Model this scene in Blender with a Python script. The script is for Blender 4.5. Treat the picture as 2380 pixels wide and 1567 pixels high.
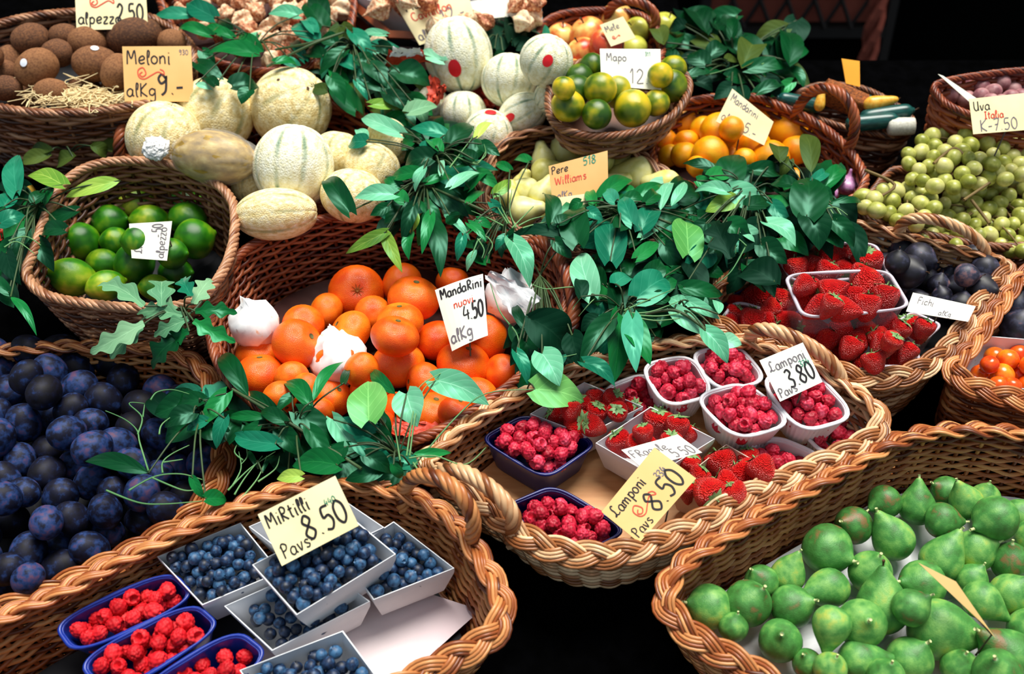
import bpy, math, random
import numpy as np
from mathutils import Vector, Matrix, Quaternion

for _o in list(bpy.data.objects):
    bpy.data.objects.remove(_o)
SC = bpy.context.scene
COL = SC.collection
random.seed(7)
RNG = np.random.default_rng(7)
R = math.radians

# ------------------------------------------------------------------ camera, light, exposure
FPX = 2500.0
PITCH = R(35.0)
CAM = Vector((0.0, 0.0, 1.55))
cam_data = bpy.data.cameras.new('camera')
cam = bpy.data.objects.new('camera', cam_data)
COL.objects.link(cam)
cam.location = CAM
cam.rotation_euler = (R(90) - PITCH, 0, 0)
cam_data.sensor_fit = 'HORIZONTAL'
cam_data.sensor_width = 36.0
cam_data.lens = FPX * 36.0 / 2380.0
cam_data.clip_start = 0.05
cam_data.clip_end = 60
cam_data.dof.use_dof = True
cam_data.dof.focus_distance = 1.30
cam_data.dof.aperture_fstop = 4.2
SC.camera = cam

world = bpy.data.worlds.new('daylight')
SC.world = world
world.use_nodes = True
bg = world.node_tree.nodes['Background']
bg.inputs[0].default_value = (0.72, 0.88, 1.0, 1)
bg.inputs[1].default_value = 0.36

sun_data = bpy.data.lights.new('sun', 'SUN')
sun = bpy.data.objects.new('sun', sun_data)
COL.objects.link(sun)
sun_data.energy = 5.0
sun_data.angle = R(32)
sun_data.color = (1.0, 0.965, 0.88)
sun.rotation_euler = Vector((0.12, 0.14, 1.0)).to_track_quat('Z', 'Y').to_euler()
sun.location = (0.5, 1.5, 4)

vs = SC.view_settings
vs.view_transform = 'Standard'
vs.look = 'None'
vs.exposure = 0.22
vs.gamma = 1.0
vs.use_curve_mapping = False
SC.cycles.max_bounces = 6
SC.cycles.transparent_max_bounces = 10

# ------------------------------------------------------------------ the sloping display, its own axes (u right, w up the slope, h off the slope)
SLOPE = R(15.0)
RAMP = Matrix.Translation((0, 1.106, 0.776)) @ Matrix.Rotation(SLOPE, 4, 'X')
INV = RAMP.inverted()
CAML = INV @ CAM
_r3 = INV.to_3x3()
AX_R = (_r3 @ Vector((1, 0, 0))).normalized()
AX_U = (_r3 @ Vector((0, math.sin(PITCH), math.cos(PITCH)))).normalized()
AX_F = (_r3 @ Vector((0, math.cos(PITCH), -math.sin(PITCH)))).normalized()
HV = Vector((0, 0, 1))
SHELF = -0.125          # top of the shelf below the rims

def ray(px, py):
    return AX_F + AX_R * ((px - 1190.0) / FPX) + AX_U * ((783.5 - py) / FPX)

def L(px, py, h=0.0):
    """the point of the display, h above the rim level, that the photo shows at px, py"""
    d = ray(px, py)
    return CAML + d * ((h - CAML.z) / d.z)

def depth(p):
    return (p - CAML).dot(AX_F)

def mpp(p):
    return depth(p) / FPX

def proj(p):
    d = p - CAML
    f = d.dot(AX_F)
    return (1190.0 + FPX * d.dot(AX_R) / f, 783.5 - FPX * d.dot(AX_U) / f)

# ------------------------------------------------------------------ mesh helpers
def srgb(r, g, b):
    def f(c):
        c /= 255.0
        return c / 12.92 if c <= 0.04045 else ((c + 0.055) / 1.055) ** 2.4
    return (f(r), f(g), f(b), 1.0)

class MB:
    """collects vertices and faces, then links them as ONE mesh"""
    def __init__(self):
        self.v, self.f, self.uv, self.n = [], [], [], 0
    def add(self, verts, faces, uv=None):
        verts = np.asarray(verts, dtype=np.float64).reshape(-1, 3)
        self.v.append(verts)
        for fc in faces if isinstance(faces, list) else [faces]:
            fc = np.asarray(fc, dtype=np.int64)
            if fc.size:
                self.f.append(fc + self.n)
        self.uv.append(np.zeros((len(verts), 2)) if uv is None else np.asarray(uv, dtype=np.float64))
        self.n += len(verts)
    def grid(self, P, closed_u=False, closed_v=False, uv=None):
        P = np.asarray(P, dtype=np.float64)
        a, b = P.shape[:2]
        i = np.arange(a if closed_u else a - 1)
        j = np.arange(b if closed_v else b - 1)
        I, J = np.meshgrid(i, j, indexing='ij')
        I2, J2 = (I + 1) % a, (J + 1) % b
        q = np.stack([I * b + J, I2 * b + J, I2 * b + J2, I * b + J2], axis=-1).reshape(-1, 4)
        self.add(P.reshape(-1, 3), [q], None if uv is None else np.asarray(uv).reshape(-1, 2))
    def tube(self, pts, r, sides=6, closed=False, ref=(0, 0, 1), caps=True):
        pts = np.asarray(pts, dtype=np.float64)
        n = len(pts)
        t = (np.roll(pts, -1, 0) - np.roll(pts, 1, 0)) if closed else np.gradient(pts, axis=0)
        t /= np.linalg.norm(t, axis=1, keepdims=True) + 1e-12
        ref = np.broadcast_to(np.asarray(ref, dtype=np.float64), t.shape)
        s = np.cross(t, ref)
        s /= np.linalg.norm(s, axis=1, keepdims=True) + 1e-12
        u = np.cross(s, t)
        r = np.broadcast_to(np.asarray(r, dtype=np.float64), (n,))
        a = np.arange(sides) * 2 * math.pi / sides
        ring = pts[:, None, :] + r[:, None, None] * (np.cos(a)[None, :, None] * s[:, None, :] + np.sin(a)[None, :, None] * u[:, None, :])
        self.grid(ring, closed_u=closed, closed_v=True)
        if not closed and caps:
            base = self.n - n * sides
            self.f.append(np.array([list(range(base + sides - 1, base - 1, -1))]))
            self.f.append(np.array([list(range(base + (n - 1) * sides, base + n * sides))]))
    def mesh(self, name, mats, smooth=True):
        me = bpy.data.meshes.new(name)
        V = np.concatenate(self.v) if self.v else np.zeros((0, 3))
        UV = np.concatenate(self.uv) if self.uv else np.zeros((0, 2))
        me.vertices.add(len(V))
        me.vertices.foreach_set('co', V.astype(np.float32).ravel())
        loops = np.concatenate([f.ravel() for f in self.f])
        sizes = np.concatenate([np.full(len(f), f.shape[1]) for f in self.f])
        starts = np.concatenate([[0], np.cumsum(sizes)[:-1]])
        me.loops.add(len(loops))
        me.loops.foreach_set('vertex_index', loops.astype(np.int32))
        me.polygons.add(len(sizes))
        me.polygons.foreach_set('loop_start', starts.astype(np.int32))
        me.polygons.foreach_set('loop_total', sizes.astype(np.int32))
        uvl = me.uv_layers.new(name='UVMap')
        uvl.data.foreach_set('uv', UV[loops].astype(np.float32).ravel())
        me.update(calc_edges=True)
        me.validate()
        me.polygons.foreach_set('use_smooth', np.full(len(me.polygons), smooth))
        for m in mats if isinstance(mats, (list, tuple)) else [mats]:
            me.materials.append(m)
        return me

def tag(o, label=None, cat=None, group=None, kind=None):
    if label: o['label'] = label
    if cat: o['category'] = cat
    if group: o['group'] = group
    if kind: o['kind'] = kind
    return o

def put(name, me, loc=(0, 0, 0), quat=None, scale=(1, 1, 1)):
    """a top-level object standing at LOC of the display"""
    o = bpy.data.objects.new(name, me)
    COL.objects.link(o)
    q = quat.to_matrix().to_4x4() if quat is not None else Matrix.Identity(4)
    s = (scale, scale, scale) if isinstance(scale, (int, float)) else scale
    o.matrix_world = RAMP @ Matrix.Translation(Vector(loc)) @ q @ Matrix.Diagonal((*s, 1))
    return o

def part(name, me, parent, loc=(0, 0, 0), quat=None, scale=(1, 1, 1)):
    o = bpy.data.objects.new(name, me)
    COL.objects.link(o)
    o.parent = parent
    q = quat.to_matrix().to_4x4() if quat is not None else Matrix.Identity(4)
    s = (scale, scale, scale) if isinstance(scale, (int, float)) else scale
    o.matrix_local = Matrix.Translation(Vector(loc)) @ q @ Matrix.Diagonal((*s, 1))
    return o

def catmull(pts, per=8, closed=False):
    P = np.asarray(pts, dtype=np.float64)
    n = len(P)
    out = []
    for i in range(n if closed else n - 1):
        if closed:
            p0, p1, p2, p3 = P[(i - 1) % n], P[i], P[(i + 1) % n], P[(i + 2) % n]
        else:
            p0, p1, p2, p3 = P[max(i - 1, 0)], P[i], P[i + 1], P[min(i + 2, n - 1)]
        for k in range(per):
            t = k / per
            out.append(0.5 * (2 * p1 + (p2 - p0) * t + (2 * p0 - 5 * p1 + 4 * p2 - p3) * t * t + (3 * p1 - p0 - 3 * p2 + p3) * t ** 3))
    if not closed:
        out.append(P[-1])
    return np.array(out)

def resample(P, n, closed=False):
    P = np.asarray(P, dtype=np.float64)
    Q = np.vstack([P, P[:1]]) if closed else P
    d = np.concatenate([[0], np.cumsum(np.linalg.norm(np.diff(Q, axis=0), axis=1))])
    t = np.linspace(0, d[-1], n, endpoint=not closed)
    return np.stack([np.interp(t, d, Q[:, k]) for k in range(Q.shape[1])], axis=1), d[-1]

def rand_quat(rnd=random):
    u1, u2, u3 = rnd.random(), rnd.random(), rnd.random()
    return Quaternion((math.sqrt(1 - u1) * math.sin(2 * math.pi * u2), math.sqrt(1 - u1) * math.cos(2 * math.pi * u2),
                       math.sqrt(u1) * math.sin(2 * math.pi * u3), math.sqrt(u1) * math.cos(2 * math.pi * u3)))

def axis_quat(ang, tilt=0.0, roll=0.0):
    """turns local +Z to lie at ANG degrees in the picture (0 right, 90 up), TILT towards (+) or away from the viewer"""
    d = (AX_R * math.cos(R(ang)) + AX_U * math.sin(R(ang))) * math.cos(R(tilt)) - AX_F * math.sin(R(tilt))
    return d.to_track_quat('Z', 'Y') @ Quaternion((0, 0, 1), R(roll))

def inside(poly, x, y):
    c, j = False, len(poly) - 1
    for i in range(len(poly)):
        (xi, yi), (xj, yj) = poly[i], poly[j]
        if (yi > y) != (yj > y) and x < (xj - xi) * (y - yi) / (yj - yi) + xi:
            c = not c
        j = i
    return c

def scatter(poly, n, dmin, rnd, squash=0.8):
    xs, ys = [p[0] for p in poly], [p[1] for p in poly]
    pts, tries = [], 0
    while len(pts) < n and tries < 12000:
        tries += 1
        x, y = rnd.uniform(min(xs), max(xs)), rnd.uniform(min(ys), max(ys))
        if inside(poly, x, y) and all((x - a) ** 2 + ((y - b) / squash) ** 2 > dmin * dmin for a, b in pts):
            pts.append((x, y))
    return pts

ORD = ['', 'first', 'second', 'third', 'fourth', 'fifth', 'sixth', 'seventh', 'eighth', 'ninth', 'tenth', 'eleventh', 'twelfth', 'thirteenth', 'fourteenth', 'fifteenth', 'sixteenth', 'seventeenth', 'eighteenth']

def row_labels(items, noun, where, gap):
    """items: (object, px, py, own label or None). Those without a label of their own are told apart by row and place in the row."""
    todo = sorted([i for i in items if not i[3]], key=lambda i: i[2])
    for i in items:
        if i[3]: i[0]['label'] = i[3]
    rows = []
    for it in todo:
        if rows and it[2] - rows[-1][0][2] < gap: rows[-1].append(it)
        else: rows.append([it])
    for k, row in enumerate(rows):
        row.sort(key=lambda i: i[1])
        for j, it in enumerate(row):
            rw = 'back row' if k == 0 else 'front row' if k == len(rows) - 1 else ORD[min(k + 1, 18)] + ' row down'
            it[0]['label'] = f'{noun} in {where}, {rw}, {ORD[min(j + 1, 18)]} from left'

# ------------------------------------------------------------------ materials
def new_mat(name):
    m = bpy.data.materials.new(name)
    m.use_nodes = True
    nt = m.node_tree
    return m, nt, nt.nodes['Principled BSDF']

def ramp_node(nt, stops, interp='LINEAR'):
    n = nt.nodes.new('ShaderNodeValToRGB')
    n.color_ramp.interpolation = interp
    e = n.color_ramp.elements
    while len(e) < len(stops): e.new(0.5)
    for el, (p, c) in zip(e, stops):
        el.position = p
        el.color = c
    return n

def mat(name, stops, scale=6.0, detail=4.0, rough=0.45, bump=0.0, bump_scale=60.0, vary=0.0, spec=0.5, coat=0.0, coords='Object',
        stretch=(1, 1, 1), island=False, metal=0.0, voronoi_bump=False, sss=0.0):
    m, nt, b = new_mat(name)
    tc = nt.nodes.new('ShaderNodeTexCoord')
    mp = nt.nodes.new('ShaderNodeMapping')
    mp.inputs['Scale'].default_value = stretch
    nt.links.new(tc.outputs[coords], mp.inputs['Vector'])
    if vary:
        oi = nt.nodes.new('ShaderNodeNewGeometry' if island else 'ShaderNodeObjectInfo')
        rnd_out = oi.outputs['Random Per Island' if island else 'Random']
        cmb = nt.nodes.new('ShaderNodeCombineXYZ')
        mul = nt.nodes.new('ShaderNodeMath'); mul.operation = 'MULTIPLY'; mul.inputs[1].default_value = 37.0
        nt.links.new(rnd_out, mul.inputs[0])
        for k in range(3): nt.links.new(mul.outputs[0], cmb.inputs[k])
        nt.links.new(cmb.outputs[0], mp.inputs['Location'])
    nz = nt.nodes.new('ShaderNodeTexNoise')
    nz.inputs['Scale'].default_value = scale
    nz.inputs['Detail'].default_value = detail
    nt.links.new(mp.outputs[0], nz.inputs['Vector'])
    cr = ramp_node(nt, stops)
    if vary:
        ad = nt.nodes.new('ShaderNodeMath'); ad.operation = 'MULTIPLY_ADD'
        ad.inputs[1].default_value = vary
        ad.inputs[2].default_value = -vary / 2
        nt.links.new(rnd_out, ad.inputs[0])
        ad2 = nt.nodes.new('ShaderNodeMath'); ad2.operation = 'ADD'
        nt.links.new(ad.outputs[0], ad2.inputs[0]); nt.links.new(nz.outputs['Fac'], ad2.inputs[1])
        nt.links.new(ad2.outputs[0], cr.inputs[0])
    else:
        nt.links.new(nz.outputs['Fac'], cr.inputs[0])
    nt.links.new(cr.outputs[0], b.inputs['Base Color'])
    b.inputs['Roughness'].default_value = rough
    b.inputs['Specular IOR Level'].default_value = spec
    b.inputs['Coat Weight'].default_value = coat
    b.inputs['Metallic'].default_value = metal
    if sss:
        b.inputs['Subsurface Weight'].default_value = sss
        b.inputs['Subsurface Radius'].default_value = (1, .4, .2)
        b.inputs['Subsurface Scale'].default_value = 0.01
    if bump:
        if voronoi_bump:
            n2 = nt.nodes.new('ShaderNodeTexVoronoi'); out = n2.outputs['Distance']
        else:
            n2 = nt.nodes.new('ShaderNodeTexNoise'); out = n2.outputs['Fac']
        n2.inputs['Scale'].default_value = bump_scale
        nt.links.new(tc.outputs[coords], n2.inputs['Vector'])
        bp = nt.nodes.new('ShaderNodeBump'); bp.inputs['Strength'].default_value = bump; bp.inputs['Distance'].default_value = 0.02
        nt.links.new(out, bp.inputs['Height'])
        nt.links.new(bp.outputs[0], b.inputs['Normal'])
    return m

def flat(name, col, rough=0.5, spec=0.4):
    m, nt, b = new_mat(name)
    b.inputs['Base Color'].default_value = col
    b.inputs['Roughness'].default_value = rough
    b.inputs['Specular IOR Level'].default_value = spec
    return m

M = {}
M['wicker_honey'] = mat('honey_wicker', [(0.15, srgb(92, 40, 12)), (0.45, srgb(158, 82, 36)), (0.8, srgb(212, 146, 88))], scale=14, rough=0.38, vary=0.7, island=True)
M['wicker_pale'] = mat('pale_wicker', [(0.15, srgb(108, 56, 24)), (0.45, srgb(172, 108, 60)), (0.8, srgb(240, 202, 156))], scale=14, rough=0.36, vary=0.6, island=True)
M['wicker_red'] = mat('reddish_wicker', [(0.2, srgb(70, 22, 10)), (0.5, srgb(132, 56, 28)), (0.8, srgb(176, 96, 56))], scale=14, rough=0.4, vary=0.7, island=True)
M['wicker_brown'] = mat('brown_wicker', [(0.2, srgb(66, 32, 16)), (0.5, srgb(128, 74, 42)), (0.8, srgb(190, 140, 104))], scale=14, rough=0.42, vary=0.7, island=True)
M['wicker_dark'] = mat('dark_wicker', [(0.2, srgb(40, 18, 10)), (0.5, srgb(84, 44, 24)), (0.8, srgb(128, 80, 48))], scale=14, rough=0.42, vary=0.7, island=True)
M['black_cloth'] = mat('black_cloth', [(0.3, srgb(2, 2, 2)), (0.7, srgb(5, 5, 6))], scale=40, rough=1.0, spec=0.0)
M['floor'] = mat('dark_paving', [(0.3, srgb(8, 9, 9)), (0.7, srgb(18, 19, 18))], scale=6, rough=0.9)
M['wall'] = mat('shade_dark_wall', [(0.3, srgb(4, 5, 5)), (0.7, srgb(9, 9, 8))], scale=3, rough=1.0, spec=0.0)  # near-black colour stands in for the unlit space behind the stall
M['gate_back'] = mat('brown_cloth', [(0.3, srgb(120, 54, 40)), (0.7, srgb(164, 80, 62))], scale=9, rough=0.9)
M['gate'] = mat('brown_gate', [(0.3, srgb(14, 9, 8)), (0.7, srgb(26, 16, 13))], scale=9, rough=0.7)
M['board'] = mat('plywood', [(0.25, srgb(196, 130, 74)), (0.55, srgb(222, 164, 108)), (0.8, srgb(236, 190, 140))], scale=10, rough=0.55, stretch=(1, 7, 1))
M['lilac_paper'] = mat('lilac_paper', [(0.3, srgb(226, 206, 212)), (0.7, srgb(242, 228, 230))], scale=6, rough=0.8)
M['white_paper'] = mat('white_paper', [(0.3, srgb(206, 208, 214)), (0.7, srgb(236, 238, 240))], scale=8, rough=0.8)
M['carton'] = mat('white_carton', [(0.3, srgb(214, 216, 222)), (0.7, srgb(238, 239, 242))], scale=12, rough=0.7)
M['carton_tan'] = mat('tan_carton', [(0.3, srgb(196, 168, 150)), (0.7, srgb(222, 200, 186))], scale=12, rough=0.75)
M['navy'] = mat('navy_plastic', [(0.3, srgb(10, 20, 84)), (0.7, srgb(16, 32, 112))], scale=4, rough=0.3)
M['blue'] = mat('blue_plastic', [(0.3, srgb(14, 40, 130)), (0.7, srgb(24, 60, 170))], scale=4, rough=0.3)
M['white_plastic'] = mat('white_plastic', [(0.3, srgb(232, 230, 236)), (0.7, srgb(246, 246, 250))], scale=4, rough=0.35)
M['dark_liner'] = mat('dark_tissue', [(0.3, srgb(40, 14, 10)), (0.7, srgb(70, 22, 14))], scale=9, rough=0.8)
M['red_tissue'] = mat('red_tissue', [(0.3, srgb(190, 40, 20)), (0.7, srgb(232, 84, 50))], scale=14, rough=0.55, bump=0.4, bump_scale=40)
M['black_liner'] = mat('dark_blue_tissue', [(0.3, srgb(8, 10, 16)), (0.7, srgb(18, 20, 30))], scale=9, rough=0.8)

def clear_plastic():
    m, nt, b = new_mat('clear_plastic')
    out = nt.nodes['Material Output']
    tr = nt.nodes.new('ShaderNodeBsdfTransparent'); tr.inputs[0].default_value = (0.97, 0.95, 0.97, 1)
    b.inputs['Base Color'].default_value = (0.55, 0.5, 0.6, 1); b.inputs['Roughness'].default_value = 0.12
    mx = nt.nodes.new('ShaderNodeMixShader')
    fr = nt.nodes.new('ShaderNodeLayerWeight'); fr.inputs[0].default_value = 0.25
    mm = nt.nodes.new('ShaderNodeMath'); mm.operation = 'MULTIPLY_ADD'; mm.inputs[1].default_value = 0.3; mm.inputs[2].default_value = 0.03
    nt.links.new(fr.outputs['Facing'], mm.inputs[0]); nt.links.new(mm.outputs[0], mx.inputs[0])
    nt.links.new(tr.outputs[0], mx.inputs[1]); nt.links.new(b.outputs[0], mx.inputs[2]); nt.links.new(mx.outputs[0], out.inputs[0])
    return m
M['clear'] = clear_plastic()
m_, nt_, b_ = new_mat('clear_plastic_rim')
b_.inputs['Base Color'].default_value = srgb(236, 226, 240); b_.inputs['Roughness'].default_value = 0.2; b_.inputs['Transmission Weight'].default_value = 0.35
M['clear_rim'] = m_
# ------------------------------------------------------------------ the setting
def box_mb(mb, x0, x1, y0, y1, z0, z1):
    v = [(x, y, z) for z in (z0, z1) for y in (y0, y1) for x in (x0, x1)]
    mb.add(v, [np.array([[0, 2, 3, 1], [4, 5, 7, 6], [0, 1, 5, 4], [2, 6, 7, 3], [0, 4, 6, 2], [1, 3, 7, 5]])])

def world_obj(name, mb, m, kind=None, smooth=False):
    o = bpy.data.objects.new(name, mb.mesh(name, m, smooth))
    COL.objects.link(o)
    if kind: o['kind'] = kind
    return o

mb = MB(); box_mb(mb, -3.5, 3.5, -1.0, 3.4, -0.1, 0.0); world_obj('floor', mb, M['floor'], 'structure')
mb = MB(); box_mb(mb, -3.5, 3.5, 3.05, 3.2, 0.0, 2.9); world_obj('wall_back', mb, M['wall'], 'structure')
# folding lattice gate in the dark opening behind the stall
g = bpy.data.objects.new('folding_gate', None); COL.objects.link(g); g.location = (0.80, 3.0, 0.0)
tag(g, 'dark folding lattice gate over a brown curtain in the shadow behind the stall', 'gate')
mb = MB()
for k in range(-6, 7):
    for s in (-1, 1):
        for j in range(14):
            z0 = 0.53 + j * 0.075; x0 = k * 0.075 + (0.0375 if (j % 2) else 0)
            if abs(x0) < 0.23 and abs(x0 + s * 0.0375) < 0.25: mb.tube([(x0, s * 0.006 - 0.03, z0), (x0 + s * 0.0375, s * 0.006 - 0.03, z0 + 0.075)], 0.006, 4, ref=(0, 1, 0))
part('lattice', mb.mesh('lattice', M['gate'], False), g)
mb = MB(); box_mb(mb, -0.25, 0.25, -0.008, 0.008, 0.54, 1.58); part('curtain', mb.mesh('curtain', M['gate_back'], False), g)
mb = MB(); box_mb(mb, -0.25, 0.25, -0.03, 0.02, 0.50, 0.53); part('bottom_rail', mb.mesh('bottom_rail', M['gate'], False), g)
for xx in (-0.26, 0.26):
    mb = MB(); box_mb(mb, xx - 0.012, xx + 0.012, -0.03, 0.02, 0.0, 1.6); part('post', mb.mesh('post', M['gate'], False), g)
# rope hanging beside the gate
mb = MB()
t = np.linspace(0, 1, 80)
for k in range(3):
    a = t * 60 + k * 2.1
    mb.tube(np.stack([0.93 + 0.014 * np.cos(a), 2.72 + 0.014 * np.sin(a), 0.42 + t * 2.2], 1), 0.012, 5, ref=(1, 0, 0))
o = world_obj('hanging_rope', mb, M['gate_back']); tag(o, 'thick brown rope hanging in the dark behind the squash basket', 'rope')

# display stand: sloping shelf on legs under a black cloth
st = bpy.data.objects.new('display_stand', None); COL.objects.link(st); st.matrix_world = RAMP @ Matrix.Translation((0, 0, SHELF))
tag(st, 'sloping black market stand that carries all the baskets', 'stand')
U0, U1, W0, W1 = -1.35, 1.35, -0.72, 1.02
_e = L(1585, 60, SHELF); _k = L(2000, 140, SHELF)
UC, WC = _e.x, _k.y         # the shelf is shorter on the right, where the dark opening shows behind
mb = MB(); box_mb(mb, U0, UC, W0, W1, -0.022, 0.0); box_mb(mb, UC, U1, W0, WC, -0.022, 0.0); part('shelf', mb.mesh('shelf', M['black_cloth'], False), st)
mb = MB()
gx = np.linspace(U0, U1, 160)
rows = []
for hh in np.linspace(0, 1, 6):
    rows.append(np.stack([gx, W0 - 0.012 - 0.02 * hh * (1 + np.sin(gx * 40)), np.full_like(gx, -0.004 - 0.42 * hh)], 1))
mb.grid(np.array(rows)); part('cloth', mb.mesh('cloth', M['black_cloth']), st)
for ux in (U0 + .06, U1 - .06):
    for wy in (W0 + .08, W1 - .08):
        wy = min(wy, WC - .08) if ux > 0 else wy
        p = RAMP @ Vector((ux, wy, SHELF - 0.022))
        mb = MB()
        q = INV @ Vector((p.x, p.y, 0.0)); q = q - Vector((0, 0, SHELF)); top = Vector((ux, wy, -0.02))
        mb.tube([tuple(q), tuple(top)], 0.025, 8, ref=(1, 0, 0)); part('leg', mb.mesh('leg', M['black_cloth']), st)

# ------------------------------------------------------------------ baskets
BASKETS = {}

class Rim:
    def __init__(self, px, h, n=420):
        pts = [L(x, y, h) for x, y in px]
        P = catmull([(p.x, p.y) for p in pts], 12, True)
        self.P, self.len = resample(P, n, True)
        self.h, self.n = h, n
        self.c = self.P.mean(0)
        t = np.roll(self.P, -1, 0) - np.roll(self.P, 1, 0)
        t /= np.linalg.norm(t, axis=1, keepdims=True)
        area = 0.5 * np.sum(self.P[:, 0] * np.roll(self.P[:, 1], -1) - np.roll(self.P[:, 0], -1) * self.P[:, 1])
        nr = np.stack([t[:, 1], -t[:, 0]], 1)
        self.nrm = nr if area > 0 else -nr
        self.tan = t
    def at(self, s, arr):
        s = np.mod(np.asarray(s, float), 1.0) * self.n
        i = np.floor(s).astype(int) % self.n
        f = (s - np.floor(s))[:, None]
        return arr[i] * (1 - f) + arr[(i + 1) % self.n] * f

def basket(key, label, px, h, mkey, depth_=None, base_scale=0.84, gap=0.0058, stake=0.024, rim='plait', rim_w=0.0105, rod=0.0024, period=0.125,
           base=True, handles=(), rim_mat=None):
    r = Rim(px, h)
    d = (h - SHELF - 0.003) if depth_ is None else depth_
    h0 = h - d
    C3 = Vector((r.c[0], r.c[1], h0))
    org = np.array([r.c[0], r.c[1], h0])
    def wall(s, t):
        t = np.asarray(t, float)
        k = (base_scale + (1 - base_scale) * np.power(np.clip(t, 0, 1), 0.8))
        q = (r.at(s, r.P) - r.c) * np.reshape(k, (-1, 1))
        return np.concatenate([q, np.reshape(np.broadcast_to(t * d, (len(q),)), (-1, 1))], 1)
    root = bpy.data.objects.new('wicker_basket', None); COL.objects.link(root)
    root.matrix_world = RAMP @ Matrix.Translation(C3)
    tag(root, label, 'basket', 'wicker baskets on the stand')
    m = M[mkey]
    ns = int(r.len / stake) // 2 * 2
    mb = MB()
    for i in range(ns):
        tt = np.linspace(0, 1, 5)
        mb.tube(wall(np.full(5, i / ns), tt), rod * 1.15, 5, ref=(1, 0.3, 0))
    rows = int(d / gap)
    per = 6 if gap < 0.0075 else 5
    sarr = np.arange(ns * per) / (ns * per)
    nr = r.at(sarr, r.nrm)
    rn = np.random.default_rng(hash(key) % 1000 if False else sum(map(ord, key)))
    for k in range(rows):
        t = (k + 0.5) / rows
        p = wall(sarr, np.full(len(sarr), t))
        w = rod * 1.15 * np.cos(math.pi * sarr * ns + k * math.pi)
        p[:, :2] += nr * w[:, None]
        p[:, 2] += gap * 0.10 * np.interp(sarr * 40, np.arange(41), np.append(rn.normal(size=40), 0))
        mb.tube(p, gap * 0.50, 5, closed=True, caps=False)
    part('wall', mb.mesh('wall', m), root)
    if base:
        mb = MB()
        q = wall(np.arange(80) / 80, np.zeros(80)); q[:, 2] = 0.0
        q2 = q.copy(); q2[:, 2] = 0.004
        mb.add(np.vstack([q, q2]), [np.array([list(range(79, -1, -1))]), np.array([list(range(80, 160))])] )
        mb.grid(np.array([q, q2]), closed_v=True)
        part('base', mb.mesh('base', m, False), root)
    # braided or twisted border
    mb = MB()
    top = np.array([*r.c, h0])
    if rim == 'plait':
        nper = max(3, round(r.len / period))
        n = int(r.len / 0.0055)
        s = np.arange(n) / n
        P = r.at(s, r.P); N = r.at(s, r.nrm); T = r.at(s, r.tan)
        z = np.zeros((n, 1))
        N3, T3 = np.hstack([N, z]), np.hstack([T, z]); H3 = np.broadcast_to(np.array([0, 0, 1.0]), N3.shape)
        a = R(30)
        e1, e2 = N3 * math.cos(a) - H3 * math.sin(a), N3 * math.sin(a) + H3 * math.cos(a)
        c = np.hstack([P - r.c, np.full((n, 1), d + 0.003)])
        for k in range(3):
            th = 2 * math.pi * nper * s + 2 * math.pi * k / 3
            mid = c + e1 * (rim_w * np.sin(th))[:, None] + e2 * (rim_w * 0.45 * np.sin(2 * th))[:, None]
            sl = rim_w * np.cos(th) * 2 * math.pi * nper / r.len
            cs, sn = 1 / np.sqrt(1 + sl * sl), sl / np.sqrt(1 + sl * sl)
            for j in (-1.5, -0.5, 0.5, 1.5):
                off = j * rod * 1.7
                mb.tube(mid + e1 * (off * cs)[:, None] - T3 * (off * sn)[:, None] + e2 * (0.001 if abs(j) < 1 else 0), rod * 0.95, 6, closed=True, ref=e2, caps=False)
    else:
        turns = round(r.len / (rim_w * 6.5))
        n = max(int(r.len / 0.007), 120)
        s = np.arange(n) / n
        P = r.at(s, r.P); N = r.at(s, r.nrm)
        z = np.zeros((n, 1)); N3 = np.hstack([N, z])
        c = np.hstack([P - r.c, np.full((n, 1), d)])
        for k in range(5):
            th = 2 * math.pi * (turns * s + k / 5)
            mb.tube(c + N3 * (rim_w * 0.62 * np.cos(th))[:, None] + np.array([0, 0, 1.0]) * (rim_w * 0.62 * np.sin(th))[:, None], rim_w * 0.46, 6, closed=True, ref=(0, 0, 1), caps=False)
    part('rim', mb.mesh('rim', M[rim_mat or mkey]), root)
    for (ax, ay, bx, by, apx, apy, rr) in handles:
        handle(root, Vector((*r.c, h0)), L(ax, ay, h), L(bx, by, h), apx, apy, rr, M[rim_mat or mkey])
    BASKETS[key] = dict(rim=r, h=h, d=d, h0=h0, root=root, wall=wall)
    return BASKETS[key]

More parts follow.
